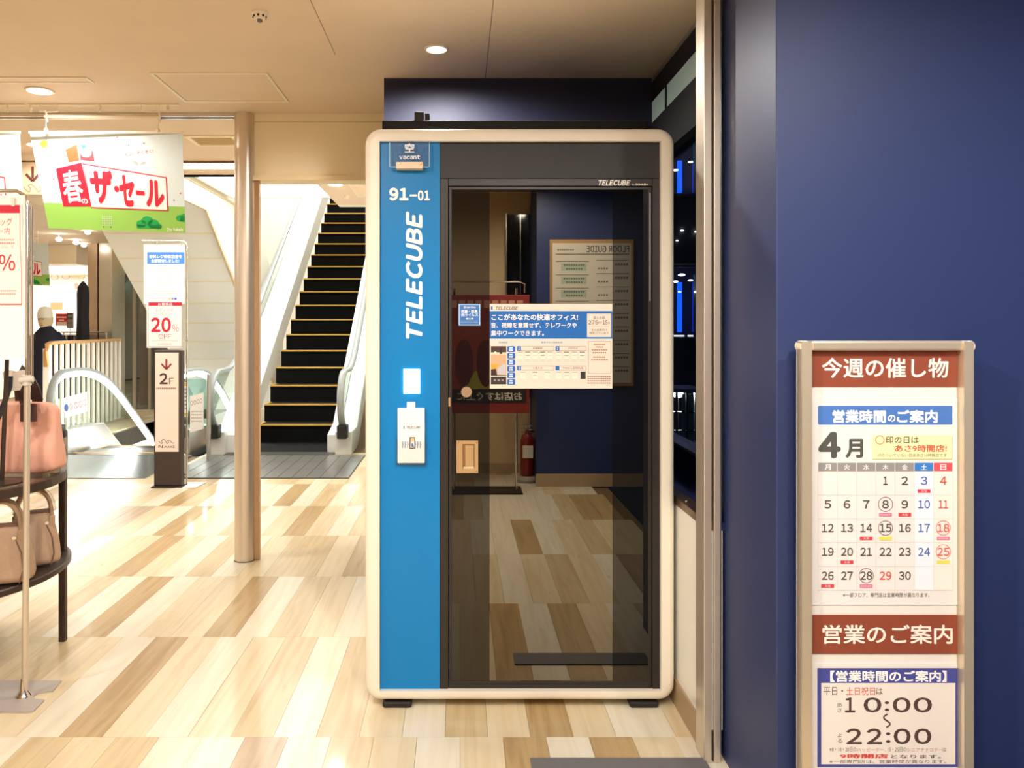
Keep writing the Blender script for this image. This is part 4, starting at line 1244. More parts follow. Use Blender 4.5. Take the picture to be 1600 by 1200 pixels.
# steel clad pillar and glazed screen beyond
sp_ = thing('steel_clad_pillar', 'square steel clad pillar with a dark seam behind the guard rail', 'pillar', (-5.72, 12.9, 0))
MB().box(PX(137, 12.9), PX(152, 12.9), 12.9, 13.4, 0, CEIL).build('cladding', mat('pillar_steel', (206, 184, 160), 0.3, 0.8), sp_)
MB().box(PX(152, 12.9), PX(154.5, 12.9), 12.92, 13.4, 0, CEIL).build('seam', mat('seam_brown', (60, 30, 24), 0.6), sp_)
MB().box(PX(154.5, 12.9), PX(175, 12.9), 12.9, 13.4, 0, CEIL).build('cladding', mat('pillar_steel2', (214, 206, 190), 0.28, 0.75), sp_)
gs = thing('glazed_screen', 'greenish glass shop screen with steel posts past the down escalator', 'screen', (-5.0, 14.5, 0))
GS = 14.2
for a, b in ((175, 208), (213, 232), (236, 262), (266, 300)):
    MB().box(PX(a, GS), PX(b, GS), GS, GS + 0.02, -0.9, PZ(424, GS)).build('glass_panel', glass('green_glass', (0.28, 0.36, 0.33), 0.12), gs)
for a, b in ((208, 213), (232, 236), (262, 266)):
    MB().box(PX(a, GS), PX(b, GS), GS - 0.02, GS + 0.04, -0.9, PZ(424, GS)).build('steel_post', mat('post_steel', (176, 168, 150), 0.3, 0.7), gs)
MB().box(PX(175, GS), PX(300, GS), GS - 0.03, GS + 0.05, PZ(424, GS), PZ(420, GS)).build('head_rail', mat('post_steel', (176, 168, 150), 0.3, 0.7), gs)
MB().box(PX(175, GS), PX(300, GS), GS - 0.03, GS + 0.05, PZ(420, GS), CEIL).build('fascia', mat('screen_fascia', (228, 208, 172), 0.5), gs)
p = Print(flat(GS - 0.032, 0.001))
p.text('N', 175.5, 384, 184, 397, (110, 92, 72), 1)
p.done('fascia_lettering', gs)
# garments behind the screen
def garment(u, v0, v1, D, hw, col, label, cat='garment', grp='hanging garments in the shop', name='hanging_coat'):
    t = thing(name, label, cat, (PX(u, D), D, PZ(v1, D)), grp)
    n_ = 16
    R = []
    zt_, zb_ = PZ(v0, D), PZ(v1, D)
    for tt, wd, dp in ((0, 0.12, 0.3), (0.04, 0.45, 0.6), (0.1, 0.8, 0.9), (0.2, 0.92, 1.0), (0.6, 0.95, 1.0), (0.97, 1.05, 1.1), (1.0, 1.0, 1.0)):
        ring = []
        for k in range(n_):
            a = 2 * math.pi * k / n_
            wob = 1 + 0.09 * math.sin(5 * a + tt * 3)
            ring.append((PX(u, D) + hw * wd * math.cos(a) * wob, D + 0.11 * dp * math.sin(a) * wob, zt_ + (zb_ - zt_) * tt))
        R.append(ring)
    MB().loft(R).build('cloth', mat('cloth_%d_%d_%d' % col, col, 0.85), t, smooth=60)
    MB().tube([(PX(u, D), D, zt_ - 0.02), (PX(u, D), D, zt_ + 0.05), (PX(u, D) + 0.02, D, zt_ + 0.08), (PX(u, D) + 0.03, D, zt_ + 0.06)], 0.004, 6).build('hanger_hook', CHROME, t)
    MB().cyl((PX(u, D), D, 0), (PX(u, D), D, zt_), 0.012, n=8).lathe([(0.13, 0.001), (0.13, 0.012), (0.02, 0.02)], (PX(u, D), D, 0), 16).build('garment_stand', CHROME, t)
    return t
garment(190, 450, 590, 14.8, 0.16, (98, 108, 92), 'grey green coat hanging behind the glazed screen nearest the pillar')
garment(202, 440, 600, 15.2, 0.18, (96, 120, 118), 'tall teal coat hanging behind the glazed screen')
garment(222, 520, 690, 14.6, 0.20, (64, 84, 140), 'blue coat hanging low behind the glazed screen')
garment(246, 520, 640, 14.9, 0.22, (70, 74, 72), 'charcoal coat hanging behind the two floor sign')
garment(130, 440, 532, 12.2, 0.085, (28, 26, 30), 'long black dress hanging beside the steel clad pillar')

# ------------------------------------------------------------------ shop interior at the far left
fb = struct(MB().box(-9.5, PX(137, 13.6), 13.2, 13.6, 2.57, CEIL).build('trim_shop_beam', mat('shop_beam', (246, 230, 200), 0.5)))
sb = thing('shop_back_display', 'white display wall at the back of the shop with navy letters', 'display', (-7.9, 17, 0))
SD = 17.0
MB().box(PX(0, SD), PX(150, SD), SD, SD + 0.15, 0, CEIL).build('wall_board', mat('shop_board', (250, 246, 238), 0.5), sb)
MB().box(PX(75, SD - .1), PX(137, SD - .1), SD - 0.4, SD - 0.1, PZ(430, SD), PZ(418, SD)).build('white_shelf_box', WHITE_P, sb)
MB().box(PX(110, SD - .1), PX(137, SD - .1), SD - 0.45, SD - 0.1, PZ(432, SD), PZ(430, SD)).build('shelf_edge', mat('shelf_tan', (206, 160, 96), 0.5), sb)
MB().box(PX(117, SD - .1), PX(122, SD - .1), SD - 0.12, SD - 0.1, PZ(452, SD), PZ(443, SD)).build('red_tag', mat('tag_pinkred', (222, 140, 120), 0.5), sb)
p = Print(flat(SD - 0.002, 0.002))
p.text('ANY', 38, 434.5, 72, 444.5, (56, 58, 104), 1, 0.02)
p.ring(85.5, 433, 6.2, 0.8, (170, 160, 150), 1, 20, 4.4); p.ring(103, 432, 6.2, 0.8, (170, 160, 170), 1, 20, 4.4)
p.dashes(83, 442, 106, 443.2, (190, 180, 176), 10)
p.rect(71, 466, 98, 487, (226, 214, 196), 1); p.rect(79, 473, 98, 484, (176, 140, 98), 2); p.rect(71, 485, 98, 486, (250, 246, 238), 3)
p.done('wall_graphics', sb)
sl = thing('added_shop_light', 'long light panel added to the ceiling to brighten the clothing shop', 'lamp', (-7.5, 14, CEIL))
MB().box(-9.0, -6.0, 14.2, 16.6, CEIL - 0.02, CEIL - 0.004).build('diffuser', emis('shop_glow', (1, 0.96, 0.9), SHOP_E), sl)  # panel put in to make the shop interior bright
MB().box(-9.1, -5.9, 14.1, 14.2, CEIL - 0.03, CEIL - 0.001).build('lamp_frame', HATCH_W, sl)
# track spotlights
for i, (u, v, D) in enumerate(((92, 374, 11.6), (119, 379, 12.4), (131, 383, 12.9), (137, 363, 11.2), (88, 411, 15.0), (78, 409, 15.4))):
    z = PZ(v, D)
    t = thing('shop_spotlight', ('leftmost of the glowing spotlights under the shop ceiling', 'middle glowing spotlight of the row under the shop ceiling', 'glowing spotlight at the right end of the row by the pillar', 'highest glowing spotlight just left of the steel pillar', 'large low pendant glow over the white shop shelf', 'lower left pendant glow beside the far banner')[i], 'spotlight', (PX(u, D), D, z), 'shop spotlights')
    MB().lathe([(0.004, 0.03), (0.03, 0.026), (0.045, 0.0), (0.03, -0.024), (0.004, -0.03)], (PX(u, D), D, z), 14).build('lamp_head', emis('spot_glow', (1, 0.95, 0.85), 9.0), t, smooth=True)
    MB().cyl((PX(u, D), D, z + 0.03), (PX(u, D), D, CEIL - 0.001), 0.006, n=6).build('stem', HATCH_W, t)
# point-of-sale cards
for nme, u0, v0, u1, v1, col, lab in (('price_card', 87, 490, 104.5, 509, (222, 44, 44), 'red price card above the clothes rack in the shop'), ('info_card', 104.5, 488.5, 114.5, 513, (96, 84, 80), 'dark grey price card standing next to the red one')):
    D = 13.4
    t = thing(nme, lab, 'card', (PX(u0, D), D, PZ(v1, D)))
    MB().box(PX(u0, D), PX(u1, D), D, D + 0.01, PZ(v1, D), PZ(v0, D)).build('card_sheet', mat(nme + '_col', col, 0.5), t)
    p = Print(flat(D - 0.001, 0.001))
    if nme == 'price_card':
        p.dashes(89, 494.6, 104, 497, (250, 236, 230), 6); p.rect(92, 499.6, 100, 501.4, (250, 236, 230), 1); p.rect(89, 503, 104, 509, (246, 220, 214), 1)
    else:
        p.dashes(106, 493, 113, 494.6, (190, 180, 176), 4); p.rect(105.4, 499, 114, 512, (150, 138, 134), 1); p.dashes(106, 504, 113, 505.4, (90, 80, 76), 4, 3)
    p.done('card_print', t)
    MB().cyl((PX((u0 + u1) / 2, D), D + 0.005, PZ(v1, D)), (PX((u0 + u1) / 2, D), D + 0.005, 0.0), 0.006, n=6).build('card_stem', CHROME, t)
ck = thing('clothes_rack', 'chrome clothes rack of striped tops behind the guard rail', 'clothes rack', (PX(108, 12.6), 12.6, 0))
RK = 12.6
MB().cyl((PX(97, RK), RK, PZ(519, RK)), (PX(168, RK), RK, PZ(519, RK)), 0.012, n=10).build('rail', CHROME, ck, smooth=True)
for u in (99, 166): MB().cyl((PX(u, RK), RK, 0), (PX(u, RK), RK, PZ(519, RK)), 0.014, n=10).build('upright', CHROME, ck, smooth=True)
for k, (cc, nm) in enumerate((((44, 40, 46), 'charcoal'), ((150, 128, 122), 'dusty mauve'), ((70, 40, 56), 'plum'), ((200, 186, 168), 'beige'), ((34, 38, 62), 'midnight blue'), ((96, 66, 56), 'chocolate'), ((128, 128, 130), 'mid grey'), ((22, 22, 24), 'black'))):
    u = 101 + k * 4.0
    D = RK + random.uniform(-0.04, 0.04)
    g = thing('blouse', nm + ' blouse on a hanger behind the white guard rail', 'garment', (PX(u, D), D, 0.4), 'blouses on the chrome rack')
    MB().box(PX(u, RK) - 0.012, PX(u, RK) + 0.012, D - 0.2, D + 0.2, 0.35 + random.uniform(-.05, .08), PZ(523.5, D)).build('cloth', mat('top_%d_%d_%d' % cc, cc, 0.85), g, bevel=0.008)
    MB().tube([(PX(u, RK), RK - 0.16, PZ(524, RK)), (PX(u, RK), RK, PZ(521.6, RK)), (PX(u, RK), RK + 0.012, PZ(517.4, RK)), (PX(u, RK), RK - 0.012, PZ(518.4, RK))], 0.005, 5).build('hanger', mat('hanger_wood', (196, 160, 116), 0.5), g)

# ------------------------------------------------------------------ shopper in a navy coat
pe = thing('person', 'person in a long navy coat and white cap reaching to the rack', 'person', (PX(72, 11.75), 11.75, 0))
PD = 11.75
def skin_body(name, joints, edges, m_, par, sub=2, root=0):
    me = bpy.data.meshes.new(name)
    me.from_pydata([j[0] for j in joints], edges, [])
    o = bpy.data.objects.new(name, me)
    COL.objects.link(o)
    md = o.modifiers.new('skin', 'SKIN')
    md.use_smooth_shade = True
    for k, j in enumerate(joints):
        sv = me.skin_vertices[0].data[k]
        sv.radius = (j[1], j[2] if len(j) > 2 else j[1])
        sv.use_root = (k == root)
    s_ = o.modifiers.new('sub', 'SUBSURF')
    s_.levels = s_.render_levels = sub
    me.materials.append(m_)
    attach(o, par)
    return o
x_ = PX(70, PD)
def J(dx, dy, z): return (x_ + dx, PD + dy, z)
SKIN = mat('skin_tone', (226, 184, 150), 0.55)
skin_body('body', [(J(0, 0, 0.93), 0.15, 0.11), (J(0.0, 0, 1.12), 0.13, 0.10), (J(0.02, 0, 1.34), 0.16, 0.11), (J(0.025, 0.0, 1.46), 0.06), (J(0.02, -0.01, 1.56), 0.07, 0.085), (J(0.015, -0.02, 1.67), 0.085, 0.10), (J(0.01, -0.02, 1.74), 0.06, 0.07),
    (J(0.18, 0.02, 1.36), 0.065), (J(0.30, 0.08, 1.16), 0.05), (J(0.44, 0.14, 1.24), 0.04), (J(0.50, 0.16, 1.26), 0.03),
    (J(-0.15, -0.02, 1.34), 0.065), (J(-0.19, -0.02, 1.08), 0.05), (J(-0.17, -0.06, 0.86), 0.04), (J(-0.16, -0.07, 0.77), 0.03),
    (J(0.09, 0, 0.86), 0.095), (J(0.10, 0.0, 0.48), 0.065), (J(0.10, 0.02, 0.09), 0.045), (J(0.10, -0.10, 0.035), 0.04),
    (J(-0.09, 0, 0.86), 0.095), (J(-0.10, -0.03, 0.48), 0.065), (J(-0.10, 0, 0.09), 0.045), (J(-0.10, -0.12, 0.035), 0.04)],
    [(0, 1), (1, 2), (2, 3), (3, 4), (4, 5), (5, 6), (2, 7), (7, 8), (8, 9), (9, 10), (2, 11), (11, 12), (12, 13), (13, 14), (0, 15), (15, 16), (16, 17), (17, 18), (0, 19), (19, 20), (20, 21), (21, 22)], SKIN, pe)
for bx_, bz_, sg_ in ((0.50, 1.26, 1), (-0.16, 0.77, 0)):
    for q in range(5):
        o_ = (q - 2) * 0.016
        if sg_: js = [(J(bx_ - 0.01, 0.16 + o_ * 0.6, bz_ + o_ * 0.5), 0.010), (J(bx_ + 0.035, 0.165 + o_ * 0.7, bz_ + 0.005 + o_ * 0.5), 0.009), (J(bx_ + 0.06, 0.17 + o_ * 0.7, bz_ - 0.012 + o_ * 0.5), 0.008)]
        else: js = [(J(bx_, -0.07 + o_, bz_ + 0.01), 0.010), (J(bx_ + 0.006, -0.072 + o_, bz_ - 0.04), 0.009), (J(bx_ + 0.016, -0.072 + o_, bz_ - 0.07 + abs(o_) * 0.6), 0.008)]
        skin_body('finger', js, [(0, 1), (1, 2)], SKIN, pe, 1)
NAVC = mat('navy_coat_cloth', (30, 34, 52), 0.85)
def ringz(cx, cy, z, rx, ry, n_=18, wob=0.0, ph=0):
    return [(x_ + cx + rx * math.cos(2 * math.pi * k / n_) * (1 + wob * math.sin(6 * math.pi * k / n_ * 1.0 + ph)), PD + cy + ry * math.sin(2 * math.pi * k / n_) * (1 + wob * math.cos(4 * math.pi * k / n_ + ph)), z) for k in range(n_)]
coat = MB().loft([ringz(0.0, 0, 0.42, 0.20, 0.17, wob=0.08), ringz(-0.01, 0, 0.43, 0.22, 0.19, wob=0.08), ringz(-0.01, 0, 0.8, 0.215, 0.175, wob=0.05, ph=1), ringz(0.0, 0, 1.1, 0.205, 0.16), ringz(0.02, 0, 1.3, 0.215, 0.15), ringz(0.03, 0, 1.42, 0.17, 0.12), ringz(0.03, 0, 1.5, 0.085, 0.085), ringz(0.03, 0, 1.52, 0.07, 0.07)]).build('coat', NAVC, pe, smooth=60)
MB().tube([J(0.15, 0.01, 1.40), J(0.24, 0.05, 1.27), J(0.31, 0.09, 1.17), J(0.40, 0.13, 1.22), J(0.47, 0.15, 1.25)], 0.068, 12).build('sleeve', NAVC, coat, smooth=60)
MB().tube([J(-0.13, -0.01, 1.38), J(-0.185, -0.02, 1.22), J(-0.20, -0.02, 1.06), J(-0.185, -0.05, 0.92), J(-0.172, -0.06, 0.84)], 0.07, 12).build('sleeve', NAVC, coat, smooth=60)
TRO = mat('navy_trouser_cloth', (34, 40, 66), 0.85)
for s_ in (0.1, -0.1):
    MB().tube([J(s_, 0, 0.75), J(s_, 0, 0.45), J(s_ * 1.02, 0.01, 0.10)], 0.088, 14).build('trouser_leg', TRO, pe, smooth=60)
    MB().loft([ringz(s_, -0.05 + dy, z, 0.05, 0.13) for z, dy in ((0.002, 0), (0.05, 0))] + [ringz(s_, -0.01, 0.09, 0.045, 0.06)]).build('shoe', mat('shoe_dark', (40, 34, 32), 0.5), pe, smooth=50)
MB().loft([ringz(0.012, -0.015, z, r, r * 1.12) for z, r in ((1.64, 0.104), (1.70, 0.106), (1.76, 0.092), (1.80, 0.06), (1.812, 0.01))]).build('cap', mat('cap_white', (246, 242, 232), 0.7), pe, smooth=60)
MB().loft([ringz(0.0, -0.10, 1.640, 0.085, 0.10), ringz(0.0, -0.10, 1.648, 0.085, 0.10)]).build('cap_brim', mat('cap_white', (246, 242, 232), 0.7), pe)
MB().loft([ringz(0.012, 0.0, z, r, r * 1.1) for z, r in ((1.50, 0.075), (1.56, 0.10), (1.65, 0.107))]).build('hair', mat('hair_light', (214, 196, 160), 0.7), pe, smooth=60)
for ex in (-0.035, 0.04): MB().lathe([(0.002, -0.008), (0.009, 0), (0.002, 0.008)], J(ex, -0.115, 1.62), 8).build('eye', BLACK, pe)
MB().tube([J(0.004, -0.112, 1.60), J(0.004, -0.132, 1.565)], 0.012, 8).build('nose', SKIN, pe, smooth=True)
MB().box(x_ - 0.02, x_ + 0.03, PD - 0.108, PD - 0.10, 1.525, 1.535).build('mouth', mat('lip', (180, 100, 90), 0.5), pe)

# ------------------------------------------------------------------ floor sign pillar "2F"
F2 = FD(762)
fs = thing('floor_sign_pillar', 'dark pillar sign with a cream face showing an arrow and 2F', 'sign', (PX(261, F2), F2, 0))
MB().box(PX(240, F2), PX(283.5, F2), F2, F2 + 0.09, 0.012, PZ(547, F2)).build('pillar_body', mat('pillar_dark_brown', (58, 44, 40), 0.5), fs, bevel=0.012)
MB().box(PX(237.5, F2), PX(286, F2), F2 - 0.03, F2 + 0.12, 0.001, 0.014).build('base_plate', mat('pillar_dark_brown', (58, 44, 40), 0.5), fs, bevel=0.003)
fd = F2 - 0.006
MB().box(PX(242.4, fd), PX(279, fd), fd, F2, PZ(706, fd), PZ(551, fd)).build('face_panel', mat('face_cream', (236, 220, 210), 0.5), fs, bevel=0.004)
p = Print(flat(fd - 0.0005, 0.0006))
AR = (140, 42, 44)
p.rect(258.4, 561, 261.6, 575, AR); p.line([(252.2, 568.4), (260, 577), (267.8, 568.4)], 2.6, AR, 2)
T2 = (78, 48, 46)
p.text('2', 249, 583, 262, 600.4, T2, 1, 0.03); p.text('F', 264.4, 590.6, 271.4, 600.4, T2, 1)
p.dashes(244.4, 605.4, 275.6, 608, (150, 120, 112), 11)
p.line([(248, 689), (250.5, 692.5), (253.5, 693), (252.5, 688), (256, 686), (259, 689.5), (261, 693.4), (263.5, 692), (262, 688), (265.4, 687.4), (268, 691), (270.6, 693), (272.6, 691.6)], 0.8, T2)
p.text('N', 247.6, 695.6, 254.4, 699.8, T2, 1, 0.01); p.text('AMI', 256, 696.6, 273.4, 699.8, T2, 1, 0.01, 0, 1.1)
p.done('face_print', fs)

# ------------------------------------------------------------------ poster stand by the escalators
PS = 7.45
ps = thing('poster_stand', 'slim chrome poster stand with white donation sheet and 20% OFF card', 'poster stand', (PX(291, PS), PS, 0))
xs = PX(292, PS)
zt2 = PZ(377, PS)
MB().tube([(xs, PS, 0.01), (xs, PS, zt2 - 0.04), (xs - 0.012, PS, zt2 - 0.012), (xs - 0.04, PS, zt2), (PX(222, PS), PS, zt2 + 0.01)], 0.008, 10).build('pole_frame', CHROME, ps, smooth=True)
MB().prism([(PX(283, PS), PS - 0.16), (PX(313, PS), PS - 0.16), (PX(318, PS), PS + 0.1), (PX(288, PS), PS + 0.1)], lambda a, b, t: (a, b, t), 0.001, 0.008).build('base_plate', mat('stand_base_white', (232, 228, 224), 0.4), ps)
MB().box(PX(225.5, PS), PX(289, PS), PS - 0.012, PS - 0.009, PZ(475, PS), PZ(382, PS)).build('donation_sheet', mat('sheet_white', (252, 251, 248), 0.5), ps)
p = Print(flat(PS - 0.0122, 0.0008))
p.rect(230, 394, 288, 412.6, (70, 140, 222))
p.text('有料レジ袋収益金を', 233, 398, 284.4, 403.6, (252, 252, 252), 2, 0.03); p.text('全額寄付しました!', 236, 405, 280, 410.4, (252, 252, 252), 2, 0.03)
p.frame(229, 412, 288.4, 449.6, 0.35, (206, 212, 220))
p.text('1,400,000円', 236.4, 426.4, 282, 431, (196, 200, 206), 1)
p.dashes(248, 422.6, 270, 424.2, (200, 204, 210), 8)
for k in range(5): p.dashes(246 - k, 433 + k * 2.6, 270 + k, 434.2 + k * 2.6, (214, 216, 220), 8)
p.frame(229.6, 452, 237, 461.4, 0.4, (206, 214, 150)); p.dashes(242, 454, 276, 455.6, (206, 206, 206), 9); p.dashes(242, 457.4, 276, 459, (206, 206, 206), 9); p.dashes(240, 466, 260, 467.6, (206, 206, 206), 8)
p.rect(263.6, 465, 267, 468.6, (240, 206, 120)); p.rect(268, 465, 271.6, 468.6, (140, 160, 220)); p.rect(272.4, 465, 276, 468.6, (90, 110, 190))
p.done('donation_print', ps)
MB().box(PX(230.4, PS), PX(285, PS), PS - 0.02, PS - 0.016, PZ(543.4, PS), PZ(471.6, PS)).build('discount_card', mat('card_white', (252, 248, 246), 0.5), ps)
p = Print(flat(PS - 0.0202, 0.0008))
RC = (206, 28, 60)
p.rect(232.4, 472.6, 284, 477.8, RC); p.text('お買得品', 247, 473.2, 269.4, 477.4, (250, 238, 240), 2, 0.02)
p.text('レディース', 244, 481.8, 270.6, 486.6, (150, 130, 130), 1); p.text('パンツ', 250, 488.2, 266.6, 493, (150, 130, 130), 1)
p.text('20', 236, 496, 267, 519.4, RC, 1, 0.035); p.text('%', 269, 507.4, 279.2, 518.2, (190, 70, 80), 1); p.text('OFF', 247.6, 522, 267.6, 529.4, (176, 80, 84), 1)
p.dashes(236, 532, 279, 532.9, (214, 190, 190), 14); p.dashes(247, 536.6, 269, 538, (206, 180, 180), 8)
p.frame(231.6, 472.2, 284.4, 542, 0.5, (206, 70, 90))
p.done('discount_print', ps)
MB().box(xs - 0.012, xs + 0.012, PS - 0.02, PS + 0.012, PZ(533, PS), PZ(529, PS)).build('clamp', SATIN, ps, bevel=0.003)
for u in (246, 284): MB().box(PX(u - 1, PS), PX(u + 1, PS), PS - 0.014, PS + 0.004, PZ(385, PS), PZ(377, PS)).build('sheet_clip', SATIN, ps)
bol = thing('steel_bollard', 'short rounded steel post beside the base of the pillar sign', 'post', (PX(286.5, 7.9), 7.9, 0))
MB().lathe([(0.03, 0.0105), (0.03, 0.19), (0.024, 0.215), (0.008, 0.225)], (PX(286.5, 7.9), 7.9, 0), 16).build('body', SATIN, bol, smooth=40)
MB().lathe([(0.036, 0.0105), (0.036, 0.02)], (PX(286.5, 7.9), 7.9, 0), 16).build('foot_ring', BLACK, bol)

# ------------------------------------------------------------------ poster stand in the left foreground
LS = FD(1090)
ls = thing('bag_sale_stand', 'chrome pole stand holding a red bordered bag sale poster at the left edge', 'poster stand', (PX(41, LS), LS, 0))
xp = PX(41.5, LS)
zt3 = PZ(299, LS)
MB().tube([(xp + 0.004, LS, PZ(600, LS)), (xp + 0.004, LS, zt3 - 0.06), (xp - 0.006, LS, zt3 - 0.02), (xp - 0.035, LS, zt3), (PX(-70, LS), LS, zt3)], 0.0085, 12).build('pole_frame', CHROME, ls, smooth=True)
MB().cyl((xp + 0.016, LS + 0.01, PZ(600, LS)), (xp + 0.016, LS + 0.01, PZ(322, LS)), 0.006, n=10).build('side_rod', CHROME, ls, smooth=True)
MB().cyl((PX(39, LS), LS, 0.03), (xp + 0.003, LS, PZ(588, LS)), 0.0125, n=14).build('lower_pole', STEEL, ls, smooth=True)
MB().cyl((xp - 0.02, LS - 0.016, PZ(594, LS)), (xp + 0.03, LS - 0.004, PZ(592, LS)), 0.012, n=12).cyl((xp, LS, PZ(602, LS)), (xp, LS, PZ(586, LS)), 0.019, n=14).build('height_clamp', mat('clamp_grey', (206, 196, 186), 0.4), ls, smooth=40)
MB().lathe([(0.032, 0.008), (0.03, 0.014), (0.016, 0.03), (0.014, 0.07), (0.0115, 0.075)], (PX(37, LS), LS, 0), 20).build('pole_socket', CHROME, ls, smooth=40)
pts = [(-40, 1065.8), (96, 1065.8), (82.5, 1082), (72, 1082.6), (60, 1085), (54, 1088), (52, 1091), (55.5, 1095), (69, 1095.8), (52.5, 1113), (46, 1114.3), (36, 1114.5), (-40, 1113.8)]
MB().prism([(PX(u, FD(v)), FD(v)) for u, v in pts], lambda a, b, t: (a, b, t), 0.001, 0.008).build('base_plate', mat('base_plate_grey', (186, 176, 170), 0.45, 0.3), ls)
PZ0 = LS - 0.02
MB().box(PX(-75, PZ0), PX(34.5, PZ0), PZ0, PZ0 + 0.002, PZ(477, PZ0), PZ(319, PZ0)).build('poster_sheet', mat('poster_pinkwhite', (250, 238, 230), 0.5), ls)
MB().box(PX(-75, PZ0), PX(38, PZ0), PZ0 + 0.004, PZ0 + 0.006, PZ(560, PZ0), PZ(305, PZ0)).build('backing_sheet', mat('sheet_offwhite', (250, 247, 242), 0.5), ls)
p = Print(flat(PZ0 - 0.0003, 0.0004))
p.rect(-74, 320.4, 31, 333, (206, 20, 54))
p.line([(31, 333), (31.4, 380), (33.4, 420), (33.8, 475.4)], 0.7, (190, 50, 60), 1)
p.rect(-74, 474.6, 34, 476.2, (190, 40, 56))
TXR = (200, 90, 84)
p.text('バッグ', -11, 340.6, 19.4, 352.4, TXR, 1); p.text('コーナー内', -34, 355.6, 15.6, 366, TXR, 1)
p.dashes(-40, 373.6, 23, 375.8, (222, 170, 160), 18); p.dashes(-40, 378.6, 24, 381.2, (216, 150, 140), 18); p.text('レジにて', -5, 383.4, 22, 388, (216, 140, 130), 1)
p.text('%', -2, 397.6, 24, 423, (204, 62, 66), 1, 0.01)
p.dashes(-30, 453.4, 26, 455.4, (220, 150, 140), 18); p.dashes(-30, 458.4, 25, 460.4, (220, 150, 140), 18)
p.done('poster_print', ls)
for u in (21,): MB().box(PX(u - 2.6, PZ0), PX(u + 2.6, PZ0), PZ0 - 0.006, PZ0 + 0.012, PZ(322.5, PZ0), PZ(309, PZ0)).build('sheet_clip', mat('clip_clear', (230, 226, 218), 0.3), ls, bevel=0.003)
MB().cyl((PX(-75, LS), LS - 0.006, PZ(315.6, LS)), (PX(36, LS), LS - 0.006, PZ(315.6, LS)), 0.0018, n=6).build('wire', SATIN, ls)

# ------------------------------------------------------------------ round two tier table
TX_, TY_ = -2.36, 3.47
tb = thing('display_table', 'round two tier bronze display table with a glass top', 'table', (TX_, TY_, 0))
def ringdisc(r0, r1, z0, z1, n_=64):
    q = MB()
    c_ = (TX_, TY_, 0)
    for k in range(n_):
        a, b = 2 * math.pi * k / n_, 2 * math.pi * (k + 1) / n_
        def pt(r, t, z): return (TX_ + r * math.cos(t), TY_ + r * math.sin(t), z)
        q.poly([pt(r0, a, z1), pt(r1, a, z1), pt(r1, b, z1), pt(r0, b, z1)]).poly([pt(r0, a, z0), pt(r0, b, z0), pt(r1, b, z0), pt(r1, a, z0)])
        q.poly([pt(r1, a, z0), pt(r1, b, z0), pt(r1, b, z1), pt(r1, a, z1)]).poly([pt(r0, a, z0), pt(r0, a, z1), pt(r0, b, z1), pt(r0, b, z0)])
    return q
ringdisc(0.525, 0.55, 0.80, 0.838).build('top_rim', DBROWN, tb, smooth=30)
MB().lathe([(0.524, 0.826), (0.524, 0.836)], (TX_, TY_, 0), 64).build('glass_top', glass('smoked_glass', (0.62, 0.58, 0.52), 0.06), tb)
MB().lathe([(0.565, 0.405), (0.57, 0.41), (0.57, 0.43), (0.565, 0.435)], (TX_, TY_, 0), 64).build('lower_shelf', DBROWN, tb, smooth=30)
for a in (32, 122, 212, 302):
    ca, sa = math.cos(math.radians(a)), math.sin(math.radians(a))
    x, y = TX_ + 0.535 * ca, TY_ + 0.535 * sa
    MB().box(x - 0.015, x + 0.015, y - 0.015, y + 0.015, 0.0, 0.805).build('leg', DBROWN, tb, bevel=0.003)

# pink tote
def soft_bag(name, par, base, w_, d_, h_, m_, flare=1.0, top_in=0.35, tilt=0.0, rot=0.0, sag=0.02, seed=1):
    """bag shell: closed bottom, pinched top, creased faces"""
    rnd = random.Random(seed)
    q = MB()
    nz, nx = 9, 14
    R = []
    for i in range(nz):
        t = i / (nz - 1)
        ww = w_ * (1 + (flare - 1) * t)
        dd = d_ * (1 - (1 - top_in) * t ** 1.3)
        ring = []
        for k in range(nx * 2):
            a = 2 * math.pi * k / (nx * 2)
            ca, sa = math.cos(a), math.sin(a)
            x = 0.5 * ww * math.copysign(abs(ca) ** 0.22, ca)
            y = 0.5 * dd * math.copysign(abs(sa) ** 0.4, sa)
            cr = sag * math.sin(t * 9 + x * 14 + seed) * (1 - 0.3 * t) * (0.5 + rnd.random() * 0.3)
            y += math.copysign(1, sa) * cr * abs(sa)
            z = h_ * t - (0.03 * h_ * math.cos(x / w_ * 6.0) if i == nz - 1 else 0)
            x += tilt * z
            ring.append((x, y, z))
        R.append(ring)
    q.loft(R, cap=True)
    cr_, sr_ = math.cos(rot), math.sin(rot)
    q.v = [(base[0] + x * cr_ - y * sr_, base[1] + x * sr_ + y * cr_, base[2] + z) for x, y, z in q.v]
    return q.build(name, m_, par, smooth=70, sub=1)
PK = mat('pink_canvas', (228, 168, 146), 0.75, noise=0.06, nscale=11, bump=0.6)
LB = mat('dark_brown_leather', (62, 36, 32), 0.5)
pt_ = thing('pink_tote_bag', 'salmon pink canvas tote bag with dark brown handles on the glass table', 'bag', (-2.03, 3.62, 0.838))
soft_bag('bag_body', pt_, (-2.045, 3.60, 0.837), 0.42, 0.17, 0.325, PK, 0.92, 0.3, -0.02, 0.05, 0.022, 3)
for u in (45,):
    D = 3.51
    MB().box(PX(32, D), PX(56, D), D - 0.006, D + 0.01, PZ(659, D), PZ(631, D)).build('leather_patch', LB, pt_, bevel=0.003)
ST = [(-0.016, -0.003), (0.016, -0.003), (0.016, 0.003), (-0.016, 0.003)]
D = 3.515
